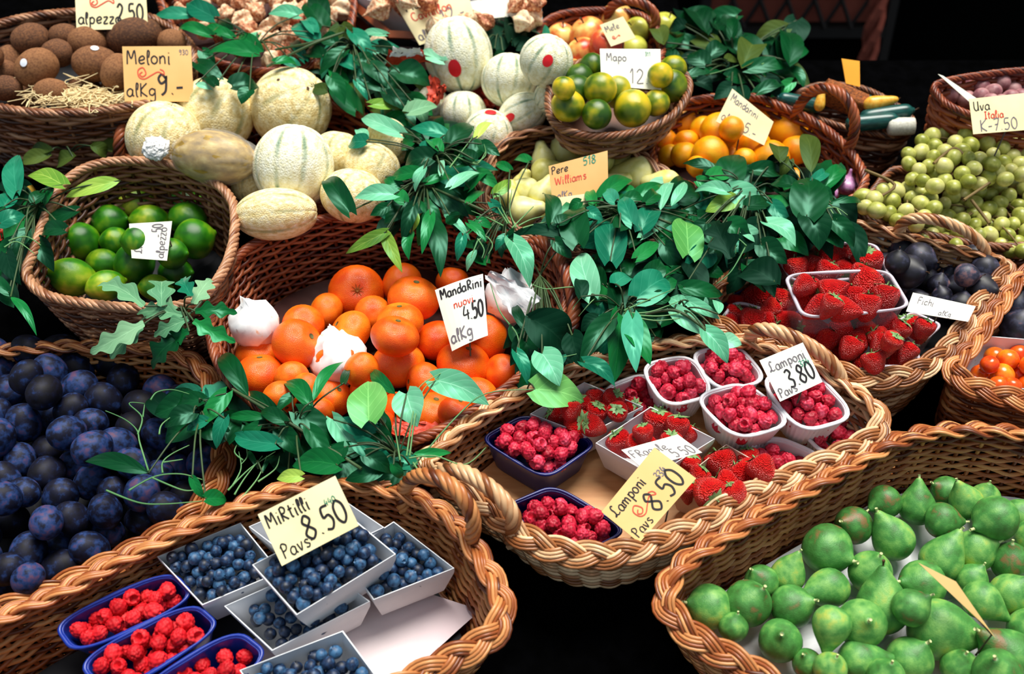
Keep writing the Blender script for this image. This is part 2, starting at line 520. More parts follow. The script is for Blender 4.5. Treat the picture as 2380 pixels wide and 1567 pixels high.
def handle(root, org, A, B, apx, apy, rr, m):
    mid = (A + B) / 2
    # the apex lies on the ray of the photo, as near as can be to the upright through the middle of both ends
    d = ray(apx, apy)
    w = mid - CAML
    b, dd, e = d.dot(HV), d.dot(d), d.dot(w)
    den = dd * 1 - b * b
    tt = (e - b * HV.dot(w)) / den
    ap = CAML + d * tt
    top = ap - mid
    if top.z < 0.02: top.z = 0.02
    u = np.linspace(0, 1, 60)
    x = 0.5 - 0.5 * np.cos(math.pi * u)
    prof = np.sin(math.pi * u) ** 0.85
    a, bb, tp, o = np.array(A), np.array(B), np.array(top), np.array(org)
    path = a[None] * (1 - x)[:, None] + bb[None] * x[:, None] + tp[None] * prof[:, None] - o[None]
    path = np.vstack([path[0] - [0, 0, 0.03], path, path[-1] - [0, 0, 0.03]])
    path, ln = resample(path, 90)
    ab = np.array(B - A); ab /= np.linalg.norm(ab)
    nrm = np.cross(ab, tp); nrm /= np.linalg.norm(nrm)
    t = np.gradient(path, axis=0); t /= np.linalg.norm(t, axis=1, keepdims=True)
    e1 = np.broadcast_to(nrm, t.shape); e2 = np.cross(t, e1)
    mb = MB()
    for k in range(5):
        th = np.linspace(0, ln / (rr * 6), 90) * 2 * math.pi + 2 * math.pi * k / 5
        mb.tube(path + e1 * (rr * .62 * np.cos(th))[:, None] + e2 * (rr * .62 * np.sin(th))[:, None], rr * 0.46, 6, ref=nrm)
    part('handle', mb.mesh('handle', m), root)

def liner(key, label, name, mkey, h, scale=0.925, wob=0.002, cat='liner'):
    """a sheet lying inside a basket at height h"""
    b = BASKETS[key]
    t = (h - b['h0']) / b['d']
    q = b['wall'](np.arange(120) / 120, np.full(120, t)) * np.array([scale, scale, 1])
    mb = MB()
    rings = []
    rr = np.random.default_rng(3)
    for k, f in enumerate((1.0, 0.97, 0.8, 0.6, 0.4, 0.2, 0.01)):
        p = q * np.array([f, f, 1]); p[:, 2] += wob * rr.normal(size=120) * (0 if k == 0 else 1)
        rings.append(p)
    rings = np.array(rings)
    mb.grid(rings, closed_v=True)
    low = rings[0].copy(); low[:, 2] -= 0.003
    mb.grid(np.array([low, rings[0]]), closed_v=True)
    o = put(name, mb.mesh(name, M[mkey]), (b['rim'].c[0], b['rim'].c[1], b['h0']))
    tag(o, label, cat)
    return o

HI = 0.05
basket('kiwi', 'brown wicker basket of kiwis at the top left, under the two upper price cards', [(-170, 150), (-120, 90), (0, 55), (90, 36), (200, 28), (330, 36), (410, 72), (452, 125), (440, 185), (380, 228), (290, 250), (180, 262), (60, 260), (-60, 235), (-150, 200)], HI, 'wicker_brown', base_scale=0.74, rim='rope', rim_w=0.0070, gap=0.0075, stake=0.03)
basket('physalis', 'wicker basket heaped with papery physalis, behind the kiwi basket', [(385, -60), (378, 20), (420, 90), (520, 150), (650, 165), (770, 130), (815, 60), (800, -60), (600, -120)], 0.02, 'wicker_red', base_scale=0.8, rim='rope', rim_w=0.0067, gap=0.008, stake=0.03)
basket('melon', 'reddish wicker basket under the heap of large melons', [(275, 362), (350, 322), (480, 280), (640, 240), (790, 248), (880, 300), (905, 390), (850, 450), (700, 492), (590, 480), (560, 425), (480, 390), (370, 374)], -0.02, 'wicker_red', base_scale=0.8, rim='rope', rim_w=0.0074, gap=0.008, stake=0.03,
       handles=[(278, 375, 300, 330, 283, 305, 0.008), (772, 235, 880, 305, 842, 226, 0.008)])
basket('lime', 'brown wicker basket of green limes standing above the plums', [(62, 640), (78, 585), (112, 490), (150, 425), (215, 385), (310, 374), (420, 388), (495, 422), (540, 470), (545, 540), (528, 610), (490, 670), (430, 708), (320, 716), (200, 706), (105, 685)], 0.035, 'wicker_brown', base_scale=0.72, rim='rope', rim_w=0.0070, gap=0.0062, stake=0.024)
basket('plum', 'wicker basket of dark blue plums at the left edge, below the limes', [(420, 828), (484, 880), (516, 970), (522, 1060), (496, 1140), (425, 1220), (250, 1318), (0, 1425), (-260, 1470), (-420, 1330), (-420, 1020), (-260, 860), (80, 812), (300, 812)], -0.05, 'wicker_honey', base_scale=0.86, rim_w=0.0088, rod=0.0022, period=0.1)
basket('mandarin', 'deep reddish wicker basket of orange mandarins with leaves on its front rim', [(488, 760), (508, 680), (560, 590), (650, 540), (770, 505), (890, 492), (1010, 494), (1130, 522), (1235, 570), (1300, 635), (1315, 710), (1285, 790), (1215, 870), (1115, 945), (1000, 1010), (880, 1040), (700, 1010), (570, 920), (510, 850)], 0.0, 'wicker_red', base_scale=0.84, rim='rope', rim_w=0.0067, gap=0.0055, stake=0.022,
       handles=[(1235, 565, 1300, 790, 1322, 660, 0.0085)])
basket('apple', 'reddish wicker basket of red apples behind the green citrus', [(1255, 70), (1300, 34), (1400, 24), (1490, 36), (1535, 80), (1530, 150), (1450, 195), (1340, 190), (1268, 140)], 0.02, 'wicker_red', base_scale=0.8, rim='rope', rim_w=0.0059, gap=0.008, stake=0.03,
       handles=[(1415, 32, 1522, 60, 1480, 4, 0.008)])
basket('citrus', 'wicker basket heaped with green and yellow citrus, under its own price card', [(1275, 225), (1282, 275), (1320, 305), (1390, 318), (1480, 308), (1555, 275), (1592, 232), (1600, 190), (1570, 160), (1480, 140), (1370, 142), (1295, 172)], 0.065, 'wicker_brown', depth_=0.056, base_scale=0.78, rim='rope', rim_w=0.0063, gap=0.0075, stake=0.028)
basket('pear', 'brown wicker basket of pale pears in the middle of the stall', [(1125, 410), (1160, 345), (1225, 312), (1320, 306), (1425, 330), (1508, 376), (1556, 420), (1585, 478), (1590, 545), (1480, 590), (1300, 585), (1170, 530), (1120, 470)], 0.0, 'wicker_brown', base_scale=0.84, rim_w=0.008, gap=0.007, stake=0.026, rod=0.002)
basket('orange', 'red-brown wicker basket of small yellow oranges with an arched handle', [(1510, 330), (1530, 275), (1610, 235), (1740, 225), (1840, 258), (1925, 305), (1985, 365), (2010, 425), (1960, 470), (1800, 475), (1640, 445), (1535, 395)], 0.0, 'wicker_red', base_scale=0.82, rim='rope', rim_w=0.0067, gap=0.0075, stake=0.026,
       handles=[(1850, 262, 1972, 345, 1950, 215, 0.0078)])
basket('squash', 'low brown wicker tray of dark zucchini in front of the dark wall', [(1835, 240), (1895, 200), (2000, 205), (2090, 250), (2122, 288), (2085, 315), (1985, 302), (1890, 272)], -0.02, 'wicker_brown', base_scale=0.8, rim='rope', rim_w=0.0052, gap=0.008, stake=0.03)
basket('dark_grape', 'red wicker basket of dusky pink grapes in the top right corner', [(2172, 205), (2200, 188), (2280, 174), (2390, 164), (2520, 175), (2560, 240), (2480, 290), (2330, 285), (2215, 250)], 0.06, 'wicker_red', depth_=0.095, base_scale=0.86, rim='rope', rim_w=0.0052, gap=0.0085, stake=0.028)
basket('grape', 'brown wicker basket of green grapes at the right edge', [(1995, 495), (2030, 445), (2075, 398), (2140, 398), (2230, 392), (2400, 394), (2520, 440), (2520, 540), (2340, 575), (2180, 552), (2060, 525)], -0.02, 'wicker_brown', base_scale=0.84, rim='rope', rim_w=0.0067, gap=0.0075, stake=0.028)
basket('fig', 'wicker basket holding clear tubs of strawberries and loose dark figs', [(1640, 700), (1720, 620), (1850, 545), (1985, 522), (2110, 555), (2250, 590), (2335, 612), (2328, 650), (2262, 725), (2205, 810), (2125, 868), (2015, 884), (1905, 850), (1800, 800), (1710, 778), (1650, 745)], 0.0, 'wicker_pale', base_scale=0.86, rim_w=0.0078, gap=0.0062, rod=0.0020, period=0.095,
       handles=[(2092, 548, 2292, 594, 2180, 512, 0.0075)])
basket('tomato', 'wicker basket with a carton of cherry tomatoes at the right edge', [(2378, 640), (2316, 722), (2262, 800), (2216, 856), (2235, 890), (2300, 915), (2400, 940), (2560, 960), (2720, 900), (2740, 760), (2620, 650), (2470, 610)], 0.0, 'wicker_honey', base_scale=0.88, rim_w=0.0080, gap=0.0062, rod=0.0020, period=0.095)
basket('raspberry', 'pale wicker basket in the middle holding tubs of raspberries and strawberries', [(985, 1085), (1030, 1032), (1110, 968), (1200, 918), (1300, 870), (1410, 826), (1540, 800), (1680, 794), (1800, 814), (1928, 876), (2020, 935), (2048, 985), (2015, 1030), (1905, 1085), (1750, 1150), (1600, 1232), (1450, 1288), (1330, 1290), (1225, 1255), (1130, 1180), (1040, 1125)], 0.0, 'wicker_pale', depth_=0.108, base_scale=0.86, rim_w=0.0088, rod=0.0022, period=0.100,
       handles=[(1015, 1112, 1190, 1232, 1122, 1122, 0.009), (1745, 800, 1955, 885, 1835, 780, 0.0085)])
basket('blueberry', 'honey wicker basket of blueberry cartons at the front', [(-130, 1540), (-40, 1462), (150, 1372), (310, 1288), (470, 1215), (600, 1160), (740, 1125), (870, 1130), (980, 1165), (1065, 1225), (1130, 1320), (1168, 1400), (1150, 1475), (1050, 1535), (930, 1600), (700, 1720), (400, 1800), (100, 1760), (-80, 1660)], 0.0, 'wicker_honey', depth_=0.112, base_scale=0.87, rim_w=0.0088, rod=0.0022, period=0.100,
       handles=[(935, 1150, 1092, 1262, 1042, 1124, 0.0085)])
basket('green_fig', 'honey wicker basket of green figs at the bottom right corner', [(1545, 1388), (1572, 1328), (1640, 1275), (1740, 1214), (1840, 1156), (1960, 1090), (2075, 1030), (2200, 1002), (2380, 1012), (2560, 1060), (2680, 1300), (2640, 1560), (2480, 1740), (2200, 1760), (1950, 1690), (1760, 1570), (1620, 1490), (1560, 1430)], 0.0, 'wicker_honey', depth_=0.112, base_scale=0.88, rim_w=0.0088, rod=0.0022, period=0.100)

# block on the shelf that lifts the pink grape basket
_b = BASKETS['dark_grape']; _c = _b['rim'].c
mb = MB(); box_mb(mb, _c[0] - .09, _c[0] + .09, _c[1] - .03, _c[1] + .03, 0.0, _b['h0'] - SHELF - 0.001); part('riser', mb.mesh('riser', M['black_cloth'], False), st)
# ------------------------------------------------------------------ fruit materials
def melon_mat(name, skin, groove, ribs=10, green=0.5):
    m, nt, b = new_mat(name)
    tc = nt.nodes.new('ShaderNodeTexCoord'); sx = nt.nodes.new('ShaderNodeSeparateXYZ'); nt.links.new(tc.outputs['Object'], sx.inputs[0])
    at = nt.nodes.new('ShaderNodeMath'); at.operation = 'ARCTAN2'; nt.links.new(sx.outputs[1], at.inputs[0]); nt.links.new(sx.outputs[0], at.inputs[1])
    nz0 = nt.nodes.new('ShaderNodeTexNoise'); nz0.inputs['Scale'].default_value = 2.5; nt.links.new(tc.outputs['Object'], nz0.inputs['Vector'])
    wob = nt.nodes.new('ShaderNodeMath'); wob.operation = 'MULTIPLY_ADD'; wob.inputs[1].default_value = 0.35; nt.links.new(nz0.outputs['Fac'], wob.inputs[0]); nt.links.new(at.outputs[0], wob.inputs[2])
    mu = nt.nodes.new('ShaderNodeMath'); mu.operation = 'MULTIPLY'; mu.inputs[1].default_value = ribs; nt.links.new(at.outputs[0], mu.inputs[0])
    co = nt.nodes.new('ShaderNodeMath'); co.operation = 'COSINE'; nt.links.new(mu.outputs[0], co.inputs[0])
    nz = nt.nodes.new('ShaderNodeTexNoise'); nz.inputs['Scale'].default_value = 7; nz.inputs['Detail'].default_value = 8; nt.links.new(tc.outputs['Object'], nz.inputs['Vector'])
    sk = ramp_node(nt, skin); nt.links.new(nz.outputs['Fac'], sk.inputs[0])
    gr = ramp_node(nt, [(0.0, (1, 1, 1, 1)), (0.16, (0, 0, 0, 1))])
    mm = nt.nodes.new('ShaderNodeMath'); mm.operation = 'MULTIPLY_ADD'; mm.inputs[1].default_value = 0.5; mm.inputs[2].default_value = 0.5; nt.links.new(co.outputs[0], mm.inputs[0]); nt.links.new(mm.outputs[0], gr.inputs[0])
    n3 = nt.nodes.new('ShaderNodeTexNoise'); n3.inputs['Scale'].default_value = 1.6; nt.links.new(tc.outputs['Object'], n3.inputs['Vector'])
    g2 = ramp_node(nt, [(0.35, (0, 0, 0, 1)), (0.62, (1, 1, 1, 1))]); nt.links.new(n3.outputs['Fac'], g2.inputs[0])
    m2 = nt.nodes.new('ShaderNodeMath'); m2.operation = 'MULTIPLY'; nt.links.new(gr.outputs[0], m2.inputs[0]); nt.links.new(g2.outputs[0], m2.inputs[1])
    m3 = nt.nodes.new('ShaderNodeMath'); m3.operation = 'MULTIPLY'; m3.inputs[1].default_value = green; nt.links.new(m2.outputs[0], m3.inputs[0])
    mx = nt.nodes.new('ShaderNodeMixRGB'); mx.inputs[2].default_value = groove
    nt.links.new(m3.outputs[0], mx.inputs[0]); nt.links.new(sk.outputs[0], mx.inputs[1]); nt.links.new(mx.outputs[0], b.inputs['Base Color'])
    vn = nt.nodes.new('ShaderNodeTexVoronoi'); vn.feature = 'DISTANCE_TO_EDGE'; vn.inputs['Scale'].default_value = 14; nt.links.new(tc.outputs['Object'], vn.inputs['Vector'])
    bp = nt.nodes.new('ShaderNodeBump'); bp.inputs['Strength'].default_value = 0.25; bp.inputs['Distance'].default_value = 0.01; bp.invert = True
    nt.links.new(vn.outputs['Distance'], bp.inputs['Height']); nt.links.new(bp.outputs[0], b.inputs['Normal'])
    b.inputs['Roughness'].default_value = 0.6
    return m

M['melon_net'] = melon_mat('netted_melon_skin', [(0.3, srgb(214, 184, 116)), (0.5, srgb(246, 226, 168)), (0.7, srgb(255, 246, 214))], srgb(120, 130, 70), 8, 0.7)
M['melon_pale'] = melon_mat('pale_melon_skin', [(0.3, srgb(220, 210, 160)), (0.5, srgb(242, 238, 208)), (0.7, srgb(253, 253, 236))], srgb(84, 128, 96), 9, 0.85)
M['kiwi'] = mat('brown_kiwi_skin', [(0.3, srgb(84, 48, 24)), (0.55, srgb(128, 80, 44)), (0.75, srgb(156, 104, 62))], scale=9, rough=0.75, vary=0.35, bump=0.35, bump_scale=60)
M['lime'] = mat('green_lime_skin', [(0.28, srgb(20, 82, 10)), (0.48, srgb(52, 122, 14)), (0.66, srgb(124, 162, 24)), (0.82, srgb(196, 196, 60))], scale=1.1, detail=2, rough=0.3, vary=0.28, bump=0.15, bump_scale=45)
M['citrus'] = mat('green_yellow_citrus_skin', [(0.34, srgb(48, 86, 14)), (0.5, srgb(116, 134, 18)), (0.64, srgb(196, 178, 28)), (0.8, srgb(236, 196, 40))], scale=0.9, detail=2, rough=0.3, vary=0.3, bump=0.12, bump_scale=45)
M['mandarin'] = mat('mandarin_skin', [(0.25, srgb(228, 74, 6)), (0.5, srgb(244, 104, 12)), (0.75, srgb(252, 136, 28))], scale=1.4, rough=0.33, vary=0.3, bump=0.22, bump_scale=34, voronoi_bump=True)
M['orange'] = mat('yellow_orange_skin', [(0.25, srgb(238, 130, 4)), (0.5, srgb(248, 164, 10)), (0.75, srgb(252, 190, 30))], scale=1.4, rough=0.33, vary=0.3, bump=0.15, bump_scale=34, voronoi_bump=True)
M['plum'] = mat('blue_plum_skin', [(0.3, srgb(9, 7, 18)), (0.48, srgb(15, 18, 42)), (0.62, srgb(32, 56, 106)), (0.8, srgb(92, 62, 88))], scale=2.2, detail=5, rough=0.6, vary=0.3, spec=0.25)  # skin colours darkened to stand in for dimmer light at the left edge
M['dark_fig'] = mat('dark_fig_skin', [(0.3, srgb(12, 12, 20)), (0.5, srgb(28, 26, 42)), (0.62, srgb(54, 56, 78)), (0.8, srgb(140, 98, 96))], scale=1.8, detail=4, rough=0.5, vary=0.22)
M['green_fig'] = mat('green_fig_skin', [(0.24, srgb(118, 92, 50)), (0.34, srgb(58, 108, 44)), (0.5, srgb(72, 138, 62)), (0.66, srgb(118, 172, 84)), (0.82, srgb(168, 182, 76))], scale=1.5, detail=5, rough=0.5, vary=0.24, bump=0.1, bump_scale=20)
M['fig_stem'] = flat('fig_stem', srgb(206, 212, 150), 0.6)
M['dark_stem'] = flat('brown_stem', srgb(74, 48, 26), 0.7)
M['pear'] = mat('pale_pear_skin', [(0.3, srgb(206, 198, 96)), (0.5, srgb(230, 222, 136)), (0.75, srgb(240, 236, 176))], scale=1.6, rough=0.4, vary=0.2)
M['apple'] = mat('red_yellow_apple_skin', [(0.3, srgb(200, 40, 30)), (0.5, srgb(222, 88, 50)), (0.62, srgb(236, 168, 84)), (0.75, srgb(240, 222, 130))], scale=1.0, detail=3, rough=0.3, vary=0.3)
M['apple_green'] = mat('yellow_green_apple_skin', [(0.3, srgb(160, 160, 40)), (0.6, srgb(206, 206, 84)), (0.8, srgb(232, 230, 130))], scale=1.2, rough=0.3)
M['olive_fruit'] = mat('olive_green_fruit_skin', [(0.3, srgb(120, 124, 30)), (0.6, srgb(156, 158, 50)), (0.8, srgb(186, 170, 62))], scale=1.2, rough=0.35)
M['strawberry'] = mat('strawberry_skin', [(0.3, srgb(188, 10, 12)), (0.6, srgb(222, 22, 22)), (0.8, srgb(234, 52, 38))], scale=2, rough=0.28, vary=0.3, bump=0.6, bump_scale=11, voronoi_bump=True)
M['calyx'] = mat('strawberry_leaf', [(0.3, srgb(70, 120, 60)), (0.7, srgb(150, 180, 120))], scale=3, rough=0.5)
M['raspberry'] = mat('raspberry_skin', [(0.3, srgb(158, 12, 38)), (0.6, srgb(206, 34, 64)), (0.8, srgb(228, 80, 108))], scale=1.4, rough=0.5, vary=0.35, spec=0.4)
M['raspberry_red'] = mat('red_raspberry_skin', [(0.3, srgb(176, 10, 22)), (0.6, srgb(214, 24, 36)), (0.8, srgb(226, 52, 54))], scale=1.4, rough=0.6, vary=0.35, spec=0.3)
M['blueberry'] = mat('blueberry_skin', [(0.3, srgb(8, 18, 36)), (0.5, srgb(20, 44, 80)), (0.75, srgb(58, 102, 142))], scale=1.6, detail=4, rough=0.5, vary=0.4)
M['grape'] = mat('green_grape_skin', [(0.3, srgb(138, 144, 52)), (0.5, srgb(182, 184, 92)), (0.75, srgb(214, 208, 134))], scale=1.0, rough=0.35, vary=0.4)
M['pink_grape'] = mat('dusky_pink_grape_skin', [(0.3, srgb(110, 58, 66)), (0.5, srgb(152, 94, 100)), (0.75, srgb(190, 142, 140))], scale=1.4, rough=0.5, vary=0.35)
M['tomato'] = mat('orange_cherry_tomato_skin', [(0.3, srgb(224, 60, 14)), (0.55, srgb(240, 96, 20)), (0.8, srgb(250, 150, 30))], scale=0.9, rough=0.22, vary=0.4)
M['zucchini'] = mat('dark_green_zucchini_skin', [(0.3, srgb(12, 50, 50)), (0.6, srgb(24, 84, 78)), (0.8, srgb(60, 120, 108))], scale=4, rough=0.3, stretch=(1, 1, .2))
M['yellow_squash'] = mat('yellow_squash_skin', [(0.3, srgb(226, 150, 20)), (0.7, srgb(244, 196, 84))], scale=2, rough=0.35)
M['husk'] = mat('papery_husk', [(0.3, srgb(150, 70, 44)), (0.48, srgb(214, 146, 104)), (0.66, srgb(250, 222, 184))], scale=4, detail=8, rough=0.7, vary=0.35)
M['tissue'] = mat('white_tissue_paper', [(0.3, srgb(232, 232, 236)), (0.62, srgb(250, 250, 250)), (0.72, srgb(246, 190, 150)), (0.8, srgb(244, 244, 246))], scale=2.2, detail=3, rough=0.7)
M['white_sticker'] = flat('white_sticker', srgb(236, 240, 250), 0.4)
M['red_sticker'] = flat('red_sticker', srgb(222, 20, 34), 0.4)
M['straw'] = flat('wood_wool', srgb(240, 216, 164), 0.7)
M['twig'] = mat('grape_twig', [(0.3, srgb(90, 70, 36)), (0.7, srgb(140, 116, 60))], scale=8, rough=0.7)
M['garlic'] = mat('purple_garlic_skin', [(0.3, srgb(150, 60, 130)), (0.55, srgb(206, 150, 196)), (0.75, srgb(240, 232, 236))], scale=2, rough=0.5)

# ------------------------------------------------------------------ fruit meshes, all about one unit in radius, axis along Z
def rev(prof, seg=28, fn=None):
    """a closed body of revolution; PROF: (radius, z) from the lower pole up; FN bends each point"""
    prof = catmull(prof, 3)
    a = np.arange(seg) * 2 * math.pi / seg
    P = np.stack([prof[:, 0][:, None] * np.cos(a)[None], prof[:, 0][:, None] * np.sin(a)[None], np.broadcast_to(prof[:, 1][:, None], (len(prof), seg))], -1)
    P[:, :, :2] = np.where(np.abs(P[:, :, :2]) < 1e-9, 0, P[:, :, :2])
    if fn is not None: P = fn(P, a)
    return P

def rev_mesh(name, prof, m, seg=28, fn=None):
    mb = MB(); mb.grid(rev(prof, seg, fn), closed_v=True)
    return mb.mesh(name, m)

def ball_prof(n=14, rx=1, rz=1, top=0.0, bot=0.0):
    th = np.linspace(-math.pi / 2, math.pi / 2, n)
    r, z = rx * np.cos(th), rz * np.sin(th)
    z = z - top * np.exp(-(r / 0.28) ** 2) * (z > 0) + bot * np.exp(-(r / 0.28) ** 2) * (z < 0)
    r[0] = r[-1] = 0.0005
    return np.stack([r, z], 1)

def wobble(amp, k=3, seed=0):
    rr = np.random.default_rng(seed); ph = rr.uniform(0, 6.28, 4); c = rr.uniform(0.5, 1, 4)
    def f(P, a):
        d = P / (np.linalg.norm(P, axis=-1, keepdims=True) + 1e-9)
        w = sum(c[i] * np.sin(k * (d[..., (i % 3)] * 1.7 + d[..., ((i + 1) % 3)] * 1.1) + ph[i]) for i in range(4)) / 4
        return P * (1 + amp * w)[..., None]
    return f

ME = {}
ME['mandarin'] = [rev_mesh('mandarin', ball_prof(14, 1.04, 0.9, 0.12, 0.06), M['mandarin'], 28, wobble(0.03, 3, s)) for s in (1, 2, 3)]
ME['orange'] = [rev_mesh('orange', ball_prof(14, 1.0, 0.95, 0.08, 0.05), M['orange'], 26, wobble(0.03, 3, s)) for s in (1, 2)]
ME['citrus'] = [rev_mesh('citrus', ball_prof(14, 1.0, 0.95, 0.06, -0.05), M['citrus'], 26, wobble(0.03, 3, s)) for s in (1, 2)]
ME['lime'] = [rev_mesh('lime', [(0.0005, -1.12), (0.2, -1.06), (0.55, -0.84), (0.86, -0.45), (0.96, 0), (0.86, 0.46), (0.55, 0.86), (0.2, 1.08), (0.1, 1.18), (0.0005, 1.2)], M['lime'], 26, wobble(0.03, 3, s)) for s in (1, 2)]
ME['kiwi'] = [rev_mesh('kiwi', [(0.0005, -1.12), (0.12, -1.13), (0.4, -1.06), (0.75, -0.75), (0.97, -0.2), (0.97, 0.25), (0.75, 0.78), (0.4, 1.05), (0.12, 1.1), (0.0005, 1.08)], M['kiwi'], 24, wobble(0.04, 3, s)) for s in (1, 2)]
ME['plum'] = [rev_mesh('plum', ball_prof(12, 0.92, 1.12, 0.1, 0), M['plum'], 22, wobble(0.04, 3, s)) for s in (1, 2)]
ME['pear'] = [rev_mesh('pear', [(0.0005, -0.86), (0.2, -0.9), (0.6, -0.82), (0.93, -0.45), (0.98, 0.0), (0.8, 0.5), (0.55, 0.9), (0.44, 1.2), (0.34, 1.42), (0.14, 1.52), (0.0005, 1.5)], M['pear'], 26, wobble(0.05, 2, s)) for s in (1, 2)]
ME['apple'] = [rev_mesh('apple', ball_prof(16, 1.04, 0.94, 0.26, 0.14), m, 26, wobble(0.03, 2, 1)) for m in (M['apple'], M['apple_green'])]
ME['melon'] = []
for m in (M['melon_net'], M['melon_pale']):
    nb = 8 if m is M['melon_net'] else 9
    ME['melon'].append(rev_mesh('melon', ball_prof(22, 1, 1, 0.04, 0.04), m, nb * 10, lambda P, a, nb=nb: P * (1 + 0.022 * np.abs(np.cos(nb * a / 2)) ** 0.6 * 1.0 * np.ones_like(P[..., 0]))[..., None]))
ME['green_fig'] = [rev_mesh('green_fig', [(0.0005, -0.93), (0.12, -0.95), (0.5, -0.86), (0.86, -0.5), (0.98, -0.05), (0.86, 0.42), (0.6, 0.86), (0.36, 1.2), (0.2, 1.46), (0.12, 1.56), (0.0005, 1.58)], M['green_fig'], 26, wobble(0.05, 2, s)) for s in (1, 2, 3)]
ME['fat_fig'] = [rev_mesh('green_fig', [(0.0005, -0.88), (0.12, -0.9), (0.5, -0.84), (0.88, -0.5), (1.0, -0.02), (0.9, 0.42), (0.62, 0.76), (0.32, 1.0), (0.18, 1.14), (0.12, 1.2), (0.0005, 1.22)], M['green_fig'], 26, wobble(0.05, 2, s)) for s in (4, 5)]
ME['dark_fig'] = [rev_mesh('dark_fig', [(0.0005, -0.88), (0.12, -0.9), (0.5, -0.84), (0.88, -0.5), (1.0, -0.02), (0.9, 0.42), (0.6, 0.78), (0.3, 1.02), (0.14, 1.16), (0.0005, 1.2)], M['dark_fig'], 24, wobble(0.05, 2, s)) for s in (4, 5)]
ME['grape'] = rev_mesh('grape', ball_prof(10, 0.95, 1.08, 0, 0), M['grape'], 18)
ME['pink_grape'] = rev_mesh('grape', ball_prof(10, 0.95, 1.08, 0, 0), M['pink_grape'], 18)
ME['tomato'] = rev_mesh('cherry_tomato', ball_prof(12, 1.0, 0.95, 0.08, 0), M['tomato'], 22)
ME['round'] = rev_mesh('fruit', ball_prof(14, 1.0, 0.96, 0.1, 0.05), M['olive_fruit'], 24, wobble(0.04, 2, 3))
ME['lemon'] = rev_mesh('fruit', ball_prof(14, 1.0, 1.1, 0.0, 0.0), M['yellow_squash'], 24, wobble(0.04, 2, 3))
ME['zucchini'] = rev_mesh('zucchini', [(0.0005, -3.0), (0.3, -2.98), (0.8, -2.7), (1.0, -1.8), (1.0, 0), (0.95, 1.8), (0.8, 2.6), (0.4, 3.0), (0.3, 3.2), (0.0005, 3.22)], M['zucchini'], 20)
ME['squash'] = rev_mesh('yellow_squash', [(0.0005, -2.2), (0.5, -2.1), (1.0, -1.4), (1.0, -.4), (0.75, .8), (0.55, 1.8), (0.3, 2.4), (0.0005, 2.5)], M['yellow_squash'], 20)
ME['garlic'] = rev_mesh('garlic', [(0.0005, -0.7), (0.5, -0.72), (0.95, -0.3), (0.95, 0.15), (0.5, 0.7), (0.2, 1.0), (0.12, 1.5), (0.0005, 1.55)], M['garlic'], 30, lambda P, a: P * np.stack([1 + 0.05 * np.cos(6 * a)] * 2 + [np.ones_like(a)], -1)[None])
def husk_fn(P, a):
    s = (1 + 0.24 * np.cos(5 * a))[None, :, None]
    Q = P.copy(); Q[..., :2] *= s
    n = np.random.default_rng(4).normal(size=P.shape[:2]); n = (n + np.roll(n, 1, 1) + np.roll(n, 1, 0)) / 3
    return Q * (1 + 0.07 * n)[..., None]
ME['husk'] = [rev_mesh('physalis', [(0.0005, -1.05), (0.12, -1.0), (0.6, -0.75), (0.9, -0.25), (0.85, 0.2), (0.5, 0.75), (0.16, 1.15), (0.04, 1.5), (0.0005, 1.55)], M['husk'], 40, husk_fn)]
# stalks and other small parts
mb = MB(); mb.tube([(0, 0, 0), (0.01, 0, 0.16), (0.05, 0.02, 0.34)], [0.12, 0.08, 0.1], 7, ref=(1, 0, 0)); ME['fig_tip'] = mb.mesh('stem', M['fig_stem'])
mb = MB(); mb.tube([(0, 0, -0.05), (0.03, 0, 0.2), (0.12, 0.02, 0.42)], [0.05, 0.045, 0.08], 6, ref=(1, 0, 0)); ME['stalk'] = mb.mesh('stem', M['dark_stem'])
mb = MB()
for k in range(9):
    a = k * 2 * math.pi / 9
    mb.tube([(0.03 * math.cos(a), 0.03 * math.sin(a), 0), (0.24 * math.cos(a), 0.24 * math.sin(a), 0.035)], [0.02, 0.006], 4)
mb.tube([(0, 0, -0.02), (0, 0, 0.045)], 0.06, 8, ref=(1, 0, 0)); ME['navel'] = mb.mesh('stem_scar', flat('stem_scar', srgb(150, 90, 30), 0.7))
mb = MB(); mb.tube([(0, 0, -0.01), (0, 0, 0.012)], 0.12, 10, ref=(1, 0, 0)); ME['button'] = mb.mesh('stem_button', flat('stem_button', srgb(96, 92, 46), 0.7))

